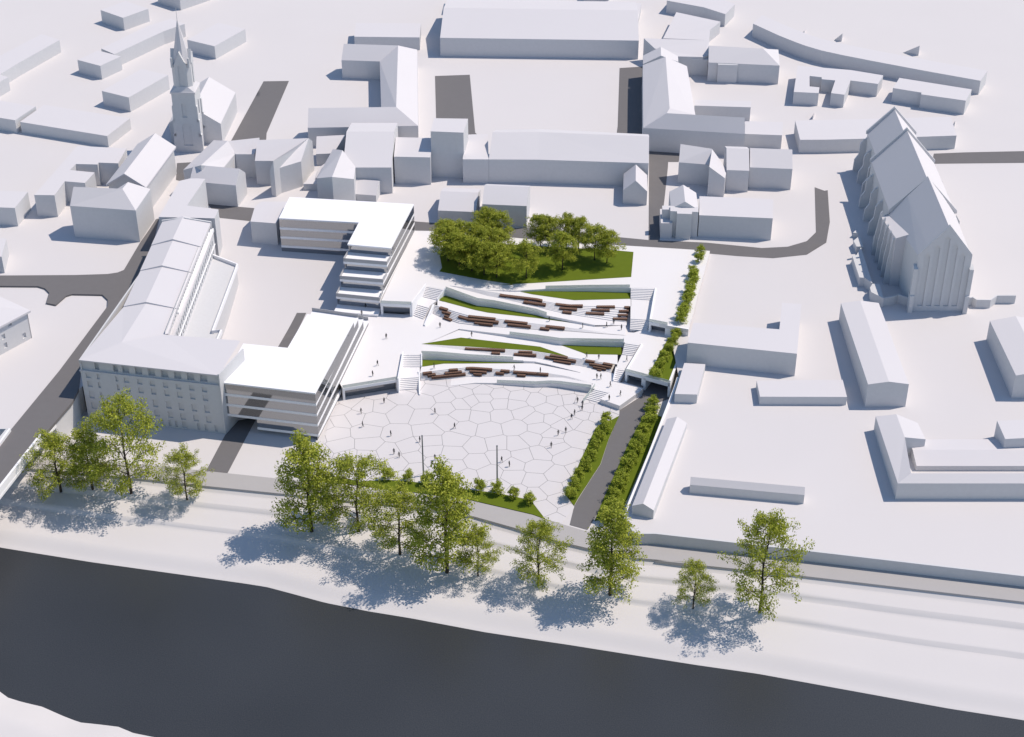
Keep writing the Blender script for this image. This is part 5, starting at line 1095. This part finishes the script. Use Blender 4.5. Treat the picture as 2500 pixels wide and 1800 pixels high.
parkl = [((1600, 770), 'f', 9.6, 'park tree at the left end of the dense grove, nearest the rear building'), ((1690, 815), 'f', 9.2, 'park tree in the front row of the dense grove, second from its left end'),
 ((1790, 850), 'f', 9.4, 'park tree at the middle of the front row of the dense grove'), ((1885, 880), 'f', 9.0, 'park tree near the right end of the front row of the dense grove'),
 ((1985, 900), 'f', 9.2, 'park tree at the right end of the front row of the dense grove'), ((1580, 690), 'f', 8.8, 'park tree at the left rear corner of the dense grove'),
 ((1680, 700), 'f', 8.6, 'park tree in the rear of the dense grove, second from the left'), ((1800, 730), 'f', 9.0, 'park tree in the middle of the dense grove'),
 ((1900, 770), 'f', 9.2, 'park tree in the right half of the dense grove, behind its front row'), ((1900, 620), 'f', 9.4, 'park tree rising behind the dense grove, in front of the right house of the pair'),
 ((1990, 640), 'f', 9.2, 'park tree at the right rear of the dense grove beside the road'), ((2010, 770), 'f', 8.6, 'park tree at the right flank of the dense grove'),
 ((275, 905), 'g', 10.0, 'slim park tree standing alone right of the dense grove'), ((387, 668), 'g', 9.6, 'leftmost park tree of the thin row along the road'),
 ((452, 684), 'g', 9.2, 'park tree second from the left in the thin row along the road'), ((562, 838), 'g', 10.4, 'park tree standing in the middle of the open lawn'),
 ((590, 660), 'g', 9.2, 'park tree in the thin row, behind the lone tree of the open lawn'), ((688, 688), 'g', 9.4, 'park tree in the thin row along the road, third from its right end'),
 ((815, 760), 'g', 9.6, 'park tree at the right side of the lawn, left of a close pair'), ((912, 785), 'g', 9.2, 'rightmost park tree on the lawn')]
for i, (p, tl_n, h, label) in enumerate(parkl):
    g = U((tf if tl_n == 'f' else tg)(*p), ZC+.1)
    tree('park_tree', label, 'tree', PARK[i % 2], g, h*1.17, 10.2, 1.22 if tl_n == 'f' else 1.08, group=PG)
def shrubs(pxs, z, group, labels, h=2.9, cat='shrub'):
    for i, p in enumerate(pxs):
        g = U(p, z+h*.5); g.z = z; tree('round_shrub', labels[i], cat, SHR[i % 3], g, h*rnd.uniform(.92, 1.1), 2.95, 1.25, group=group)
ordn = ['first', 'second', 'third', 'fourth', 'fifth', 'sixth', 'seventh', 'eighth', 'ninth', 'tenth', 'eleventh', 'twelfth', 'thirteenth', 'fourteenth']
def lab(fmt, n, last=None): return [fmt % (ordn[i] if not (last and i == n-1) else last) for i in range(n)]
a_ = [z5(1620, 195), z5(1595, 315), z5(1525, 535), z5(1510, 610), z5(1500, 700), z5(1470, 800), z5(1445, 885), z5(1415, 965), z5(1395, 1050), z5(1370, 1130), z5(1345, 1210), z5(1310, 1275)]
shrubs(a_, ZC+.06, 'shrubs along the right edge of the upper square', lab('round green shrub, %s from the road in the row on the upper square', 12))
a_ = [z6(1240, 230), z6(1180, 335), z6(1115, 455), z6(1050, 590), z6(975, 715), z6(915, 860)]
shrubs(a_, ZMR+.1, 'shrubs on the planted deck', lab('round green shrub, %s from the top in the row on the tunnel deck', 6))
a_ = [tk(1272, 600), tk(1262, 668), tk(1235, 745), tk(1200, 815), tk(1175, 895), tk(1145, 960), tk(1105, 1030), tk(1075, 1100), tk(1040, 1180), tk(1000, 1250), tk(975, 1320), tk(940, 1410), tk(905, 1480)]
shrubs(a_, .15, 'shrubs along the right side of the ramp', lab('round green shrub, %s from the tunnel in the row right of the ramp', 13), h=3.3)
a_ = [tk(908, 718), tk(888, 790), tk(858, 860), tk(822, 930), tk(790, 1005), tk(745, 1085), tk(692, 1160), tk(650, 1240), tk(628, 1308)]
shrubs(a_, .15, 'shrubs along the left side of the ramp', lab('round green shrub, %s from the top in the row left of the ramp', 9))
a_ = [tj(1125, 1160), tj(1278, 1178), tj(1428, 1200), tj(1600, 1225), tj(1852, 1255), tj(1985, 1280), tj(2118, 1308), tk(305, 1352)]
shrubs(a_, .15, 'small round trees in the bed south of the plaza', lab('small round tree, %s from the left in the bed below the plaza', 8), cat='small tree')
# ================================================================== MASTS
def mast(label, base, top):
    g = U(base, .05); h = zat(g.x, g.y, top[1]); t = thing('mast', label, 'mast', g, 'tall masts on the plaza')
    MB().tube(g, V3(g.x, g.y, h), .20, .15, 10).part('pole', t, M['metalgrey']); MB().tube(g, g+V3(0, 0, .12), .38, .38, 12).part('base_plate', t, M['metalgrey'])
    MB().tube(V3(g.x, g.y, h), V3(g.x, g.y, h+.12), .22, .18, 10).part('cap', t, M['metalgrey'])
mast('tall slim grey mast, left of two on the plaza', tj(1406, 1170), tj(1395, 857))
mast('tall slim grey mast, right of two on the plaza', tk(45, 1245), tk(43, 937))
# ================================================================== BENCHES ON THE STEPS
BSEC = {'1': (S1n, S1s, zNP1, zMP1), '2': (S2n, S2s, zSP2, zMID), '3': (S3n, S3s, zN3, zM4), '4': (S4n, S4s, zS5, zS6)}
BG = 'wooden benches on the seating steps'
def bench(sec, pts, label, depth=1.0):
    N, S, zn, zs2 = BSEC[sec]; P_ = []
    for p in pts:
        fN, fS = N(p[0]), S(p[0]); fr_ = max(0, min(1, (p[1]+3-fN)/max(1, fS-fN))); z_ = lerp(zn(p[0]), zs2(p[0]), fr_)+.38; P_.append(U(p, z_))
    zt_ = sum(q.z for q in P_)/len(P_)
    for q in P_: q.z = zt_
    c = sum(P_, Vector())/len(P_); t = thing('wooden_bench', label, 'bench', (c.x, c.y, zt_-.45), BG)
    pl = []
    L = sum((P_[i+1]-P_[i]).length for i in range(len(P_)-1)); nb = max(3, int(L/.62)); pos = []
    for k in range(nb+1):
        s = L*k/nb
        for i in range(len(P_)-1):
            l_ = (P_[i+1]-P_[i]).length
            if s <= l_+1e-6 or i == len(P_)-2: pos.append(P_[i].lerp(P_[i+1], s/l_)); break
            s -= l_
    mb = MB()
    for k in range(nb):
        a, b = pos[k], pos[k+1]; d = (b-a).normalized(); n_ = V3(d.y, -d.x, 0); a = a+d*.025; b = b-d*.025
        mb.prism([a, b, b+n_*depth, a+n_*depth], zt_-.09, zt_)
    mb.part('seat', t, M['wood'])
    d = (P_[-1]-P_[0]).normalized(); n_ = V3(d.y, -d.x, 0); mb = MB()
    off = [q+V3(n_.x, n_.y, 0)*.06 for q in P_]+[q+V3(n_.x, n_.y, 0)*(depth-.05) for q in P_[::-1]]
    mb.prism(off, zt_-.75, zt_-.092); mb.part('base', t, M['wooddark'])
T1, T2, T3_, T4 = 'top terrace', 'second terrace', 'third terrace', 'lowest terrace'
bl = [('1', [z1(1690, 297), z1(2268, 375), z2(420, 402)], 'longest brown wooden bench of the top terrace, at its left end'), ('1', [z2(125, 406), z2(475, 462)], 'brown wooden bench just below the longest one on the top terrace'),
 ('1', [z2(628, 441), z2(850, 476), z2(1057, 480)], 'bent brown bench on the top terrace, uppermost of a stack of three'), ('1', [z2(690, 508), z2(967, 535)], 'brown bench on the top terrace, middle of the three below the bent one'), ('1', [z2(738, 568), z2(882, 583)], 'short brown bench on the top terrace, lowest below the bent one'),
 ('1', [z2(1272, 487), z2(1563, 494)], 'brown bench on the top terrace, uppermost of three stepping down to the left'), ('1', [z2(1192, 537), z2(1480, 546)], 'brown bench on the top terrace, middle of three stepping down to the left'), ('1', [z2(1103, 588), z2(1396, 602)], 'brown bench on the top terrace, lowest of three stepping down to the left'),
 ('1', [z2(1712, 499), z2(1786, 501)], 'shortest brown bench at the right end of the top terrace, uppermost of four'), ('1', [z2(1628, 557), z2(1780, 560)], 'brown bench at the right end of the top terrace, second of four'), ('1', [z2(1612, 620), z2(1766, 627)], 'brown bench at the right end of the top terrace, third of four'), ('1', [z2(1532, 675), z2(1757, 687)], 'brown bench at the right end of the top terrace, lowest of four'),
 ('2', [z1(748, 503), z1(872, 540)], 'brown bench at the left end of the second terrace, uppermost of four'), ('2', [z1(790, 565), z1(917, 598)], 'brown bench at the left end of the second terrace, second of four'), ('2', [z1(828, 628), z1(892, 646)], 'very short brown bench at the left end of the second terrace, third of four'), ('2', [z1(818, 665), z1(938, 704)], 'brown bench at the left end of the second terrace, lowest of four'),
 ('2', [z1(1042, 635), z1(1200, 687), z1(1672, 743)], 'longest bent brown bench on the second terrace'), ('2', [z1(1192, 635), z1(1622, 690)], 'brown bench above the longest bent one on the second terrace'), ('2', [z1(1293, 735), z1(1582, 774)], 'brown bench below the longest bent one on the second terrace'),
 ('2', [z1(1768, 711), z1(2128, 757)], 'brown bench on the second terrace, upper of two parallel ones in its middle'), ('2', [z1(1815, 762), z1(2182, 805)], 'brown bench on the second terrace, lower of two parallel ones in its middle'), ('2', [z2(473, 794), z2(773, 831)], 'brown bench at the right end of the second terrace, upper of two'), ('2', [z2(385, 825), z2(531, 848)], 'short brown bench at the right end of the second terrace, lower of two'),
 ('3', [z3(1138, 174), z3(1772, 213)], 'longest brown bench on the third terrace, touching the lawn wedge'), ('3', [z3(1555, 248), z3(1692, 256)], 'short brown bench below the longest one on the third terrace'), ('3', [z3(1985, 229), z3(2202, 240)], 'brown bench on the third terrace, upper of two right of the longest one'), ('3', [z3(1912, 264), z3(2262, 285)], 'brown bench on the third terrace, lower of two right of the longest one'),
 ('3', [z4(543, 284), z4(820, 326)], 'brown bench on the third terrace, uppermost of three at the tip of the lawn wedge'), ('3', [z4(463, 304), z4(952, 385)], 'brown bench on the third terrace, longest of three at the tip of the lawn wedge'), ('3', [z4(598, 369), z4(872, 413)], 'brown bench on the third terrace, lowest of three at the tip of the lawn wedge'),
 ('3', [z4(1103, 370), z4(1247, 391)], 'short brown bench on the third terrace, upper left of the right-hand cluster'), ('3', [z4(1383, 414), z4(1529, 441)], 'short brown bench on the third terrace, upper right of the right-hand cluster'), ('3', [z4(1168, 422), z4(1512, 476)], 'long brown bench in the right-hand cluster of the third terrace'), ('3', [z4(1228, 467), z4(1432, 501)], 'brown bench below the long one in the right-hand cluster of the third terrace'), ('3', [z4(1293, 514), z4(1357, 526)], 'tiny brown bench at the bottom of the right-hand cluster of the third terrace'),
 ('4', [z3(467, 573), z3(607, 556)], 'short brown bench at the left end of the lowest terrace, upper of two'), ('4', [z3(538, 601), z3(668, 587)], 'short brown bench at the left end of the lowest terrace, lower of two'), ('4', [z3(882, 521), z3(1020, 511)], 'short brown bench of the lowest terrace, top of a stack of three on the left'), ('4', [z3(812, 573), z3(1082, 547)], 'brown bench of the lowest terrace, middle of a stack of three on the left'), ('4', [z3(602, 631), z3(1142, 580)], 'long brown bench of the lowest terrace, bottom of a stack of three on the left'),
 ('4', [z3(1153, 492), z3(1250, 487), z3(1567, 512)], 'bent brown bench of the lowest terrace, top of the inverted pyramid'), ('4', [z3(1213, 534), z3(1483, 555)], 'brown bench of the lowest terrace, middle of the inverted pyramid'), ('4', [z3(1273, 575), z3(1407, 590)], 'short brown bench of the lowest terrace, bottom of the inverted pyramid'),
 ('4', [z3(1703, 527), z3(1842, 538)], 'short brown bench of the lowest terrace, upper of two right of the inverted pyramid'), ('4', [z3(1623, 561), z3(1757, 572)], 'short brown bench of the lowest terrace, lower of two right of the inverted pyramid'), ('4', [z3(1903, 546), z4(200, 565), z4(514, 590)], 'longest brown bench of the lowest terrace, at its right end'), ('4', [z3(1963, 592), z3(2098, 605)], 'short brown bench under the longest one of the lowest terrace')]
for s_, p_, l_ in bl: bench(s_, p_, l_, 0.9 if s_ in '12' else .78)
# ================================================================== PEOPLE
def person_meshes(pose):
    """one skinned body; pose: stride and arm swing"""
    st, sw = pose
    J = {'pel': (0, 0, .93, .15), 'waist': (0, .01, 1.10, .135), 'chest': (0, .01, 1.32, .165), 'neck': (0, .0, 1.50, .065), 'head': (0, -.02, 1.64, .105), 'crown': (0, -.01, 1.72, .08), 'nose': (0, -.115, 1.63, .018)}
    E_ = [('pel', 'waist'), ('waist', 'chest'), ('chest', 'neck'), ('neck', 'head'), ('head', 'crown'), ('head', 'nose')]
    for s, sx in (('l', 1), ('r', -1)):
        q = st*sx; a = -sw*sx
        J.update({s+'hip': (.095*sx, 0, .88, .105), s+'kne': (.10*sx, -.12*q-.02, .49, .065), s+'ank': (.105*sx, -.26*q+.03, .09, .045), s+'toe': (.12*sx, -.26*q-.13, .045, .04),
                  s+'sho': (.19*sx, .01, 1.42, .07), s+'elb': (.255*sx, -.10*a+.03, 1.14, .047), s+'wri': (.27*sx, -.28*a-.03, .90, .033), s+'plm': (.27*sx, -.31*a-.045, .82, .036)})
        E_ += [('pel', s+'hip'), (s+'hip', s+'kne'), (s+'kne', s+'ank'), (s+'ank', s+'toe'), ('chest', s+'sho'), (s+'sho', s+'elb'), (s+'elb', s+'wri'), (s+'wri', s+'plm')]
        for k in range(4):
            n1 = s+'f%d' % k; J[n1] = (.27*sx+.004*sx, -.31*a-.075+.024*k, .765, .0095); J[n1+'t'] = (.268*sx-.01*sx, -.31*a-.08+.024*k, .72+.006*abs(k-1), .008); E_ += [(s+'plm', n1), (n1, n1+'t')]
        J[s+'th'] = (.262*sx-.01*sx, -.31*a-.095, .80, .011); E_.append((s+'plm', s+'th'))
    names = list(J); me = bpy.data.meshes.new('person'); me.from_pydata([J[n][:3] for n in names], [(names.index(a), names.index(b)) for a, b in E_], [])
    o = bpy.data.objects.new('person_rig', me); COL.objects.link(o)
    m_ = o.modifiers.new('skin', 'SKIN'); m_.use_smooth_shade = True
    for i, n in enumerate(names): me.skin_vertices[0].data[i].radius = (J[n][3], J[n][3]*(.75 if n in ('chest', 'waist', 'pel') else 1)); me.skin_vertices[0].data[i].use_root = (n == 'pel')
    s2 = o.modifiers.new('sub', 'SUBSURF'); s2.levels = 1; s2.render_levels = 1
    dg = bpy.context.evaluated_depsgraph_get(); dg.update(); ev = o.evaluated_get(dg); out = bpy.data.meshes.new_from_object(ev)
    bpy.data.objects.remove(o); out.name = 'person'; out.materials.clear(); out.materials.append(M['charcoal'])
    hb = MB(); rings = [(1.64, .112), (1.70, .118), (1.755, .085), (1.785, .03)]; vs = []; fs = []
    for z_, r_ in rings: vs += [(math.cos(2*math.pi*i/10)*r_, .02+math.sin(2*math.pi*i/10)*r_*1.08, z_+(.05*(math.sin(2*math.pi*i/10) < -.3) if z_ < 1.69 else 0)) for i in range(10)]
    for k in range(3): fs += [[k*10+i, k*10+(i+1) % 10, k*10+10+(i+1) % 10, k*10+10+i] for i in range(10)]
    fs.append(list(range(30, 40))); hm_ = bpy.data.meshes.new('hair'); hm_.from_pydata(vs, [], fs); hm_.materials.append(M['hair'])
    return out, hm_
PM = [person_meshes((.9, .7)), person_meshes((.1, .1)), person_meshes((-.7, -.5))]
def person(px, z, label, k, rot):
    g = U(px, z); o = bpy.data.objects.new('person', PM[k][0]); COL.objects.link(o); o.location = g; o.rotation_euler = (0, 0, rot); s = 1.78/1.79; o.scale = (s, s, s)
    tag(o, label, 'person', 'people on the square'); h = bpy.data.objects.new('hair', PM[k][1]); COL.objects.link(h); h.parent = o
PS = [(tf(1112, 1384), ZM, 'dark clothed person alone on the white square, right of the front building roof corner'), (tf(1537, 1296), ZM, 'dark clothed person at the foot of the second bench terrace, left end'), (tf(1787, 1369), ZM, 'dark clothed person between the middle wall and the left lawn wedge'), (tf(1043, 1597), ZM, 'dark clothed person on the white square beside the front building, upper of two'), (tj(1005, 384), ZM, 'dark clothed person on the white square beside the front building, lower of two'),
 (tf(918, 1200), ZM+.2, 'dark clothed person on the entrance floor of the rear building, nearest us'), (tf(947, 1146), ZM+.2, 'dark clothed person close to the glass entrance of the rear building'),
 (tj(1095, 597), .05, 'dark clothed person on the plaza just below the lower left pavilion'), (tj(913, 680), .05, 'dark clothed person in the bright strip of plaza beside the front building, upper one'), (tj(926, 787), .05, 'dark clothed person in the bright strip of plaza beside the front building, lower one'), (tj(1148, 858), .05, 'dark clothed person alone on the left part of the plaza'), (tj(1497, 680), .05, 'dark clothed person alone in the upper middle of the plaza'), (tj(1652, 798), .05, 'dark clothed person at the centre of the plaza'), (tj(1377, 905), .05, 'dark clothed person right next to the top of the left mast'),
 (tj(1173, 1000), .05, 'left person of a pair on the lower left plaza'), (tj(1214, 1027), .05, 'right person of a pair on the lower left plaza'), (tj(1497, 1047), .05, 'upper person of a pair right of the left mast'), (tj(1472, 1097), .05, 'lower person of a pair right of the left mast'), (tj(2025, 1064), .05, 'left person of a pair right of the right mast'), (tj(2085, 1100), .05, 'right person of a pair right of the right mast'),
 (z3(647, 518), 1.95, 'dark clothed person in front of the small lawn wedge near the lower left stairs'), (z3(1913, 547), 1.75, 'dark clothed person at the left end of the longest lowest bench'), (z4(383, 586), 1.7, 'dark clothed person behind the right end of the longest lowest bench'),
 (tk(680, 593), .05, 'dark clothed person at the foot of the wide corner stairs'), (tk(720, 622), .05, 'upper of two people in line below the corner stairs'), (tk(716, 657), .05, 'lower of two people in line below the corner stairs'), (tk(657, 692), .05, 'right person of a pair further down from the corner stairs'), (tk(633, 725), .05, 'left person of a pair further down from the corner stairs'), (tk(587, 830), .05, 'right person of two walking on the right part of the plaza'), (tk(527, 853), .05, 'left person of two walking on the right part of the plaza'), (tk(472, 949), .05, 'dark clothed person alone on the right part of the plaza'),
 (tk(930, 575), ZP1, 'left person on the low platform above the corner stairs'), (tk(1019, 540), ZP1, 'right person on the low platform above the corner stairs'), (tk(939, 469), ZP1, 'dark clothed person at the foot of the lower right stairs'), (tk(833, 405), 1.5, 'left person of a pair on the path below the third terrace'), (tk(864, 407), 1.5, 'right person of a pair on the path below the third terrace'), (tk(752, 239), 2.8, 'left person of two standing below the right lawn wedge'), (tk(848, 252), 2.8, 'right person of two standing below the right lawn wedge'), (tk(1069, 266), 2.72, 'dark clothed person on the landing beside the right deck'),
 (tg(457, 1252), 4.45, 'dark clothed person on the path above the right end of the second terrace'), (tg(721, 1304), ZMR, 'dark clothed person at the tip of the second lawn wedge'), (tg(910, 1294), ZMR, 'left person of three below the right end of the top terrace'), (tg(966, 1272), ZMR, 'person of three standing closest to the lowest top terrace bench'), (tg(1027, 1314), ZMR, 'right person of three below the right end of the top terrace')]
for i, (p_, z_, l_) in enumerate(PS): person(p_, z_+.03, l_, i % 3, rnd.uniform(0, 6.28))
# ================================================================== LIGHT AND CAMERA
W = bpy.data.worlds.new('World'); SC.world = W; W.use_nodes = True
nt = W.node_tree; bg = nt.nodes['Background']
sky = nt.nodes.new('ShaderNodeTexSky'); sky.sky_type = 'NISHITA'; sky.sun_disc = False
AZ = math.radians(17.5); EL = math.radians(57)
sky.sun_elevation = EL; sky.sun_rotation = math.pi/2-AZ
sky.air_density = 1.15; sky.dust_density = .25; sky.ozone_density = 3.2
nt.links.new(sky.outputs[0], bg.inputs[0]); bg.inputs[1].default_value = .125
ld = bpy.data.lights.new('sun', 'SUN'); ld.energy = 4.05; ld.angle = math.radians(.5); ld.color = (1, .895, .785)
so = bpy.data.objects.new('sun', ld); COL.objects.link(so)
dirv = Vector((math.cos(AZ)*math.cos(EL), math.sin(AZ)*math.cos(EL), math.sin(EL)))
so.rotation_euler = dirv.to_track_quat('Z', 'Y').to_euler(); so.location = dirv*300
cd = bpy.data.cameras.new('camera'); cd.sensor_width = 36; cd.lens = 36*FPX/2500; cd.clip_start = 1; cd.clip_end = 8000
co = bpy.data.objects.new('camera', cd); COL.objects.link(co); co.location = (0, 0, CAMH); co.rotation_euler = (math.pi/2-TILT, 0, 0); SC.camera = co
SC.view_settings.view_transform = 'Standard'; SC.view_settings.look = 'None'; SC.view_settings.exposure = -.04; SC.view_settings.gamma = 1
SC.cycles.max_bounces = 8; SC.cycles.diffuse_bounces = 4; SC.cycles.transparent_max_bounces = 16
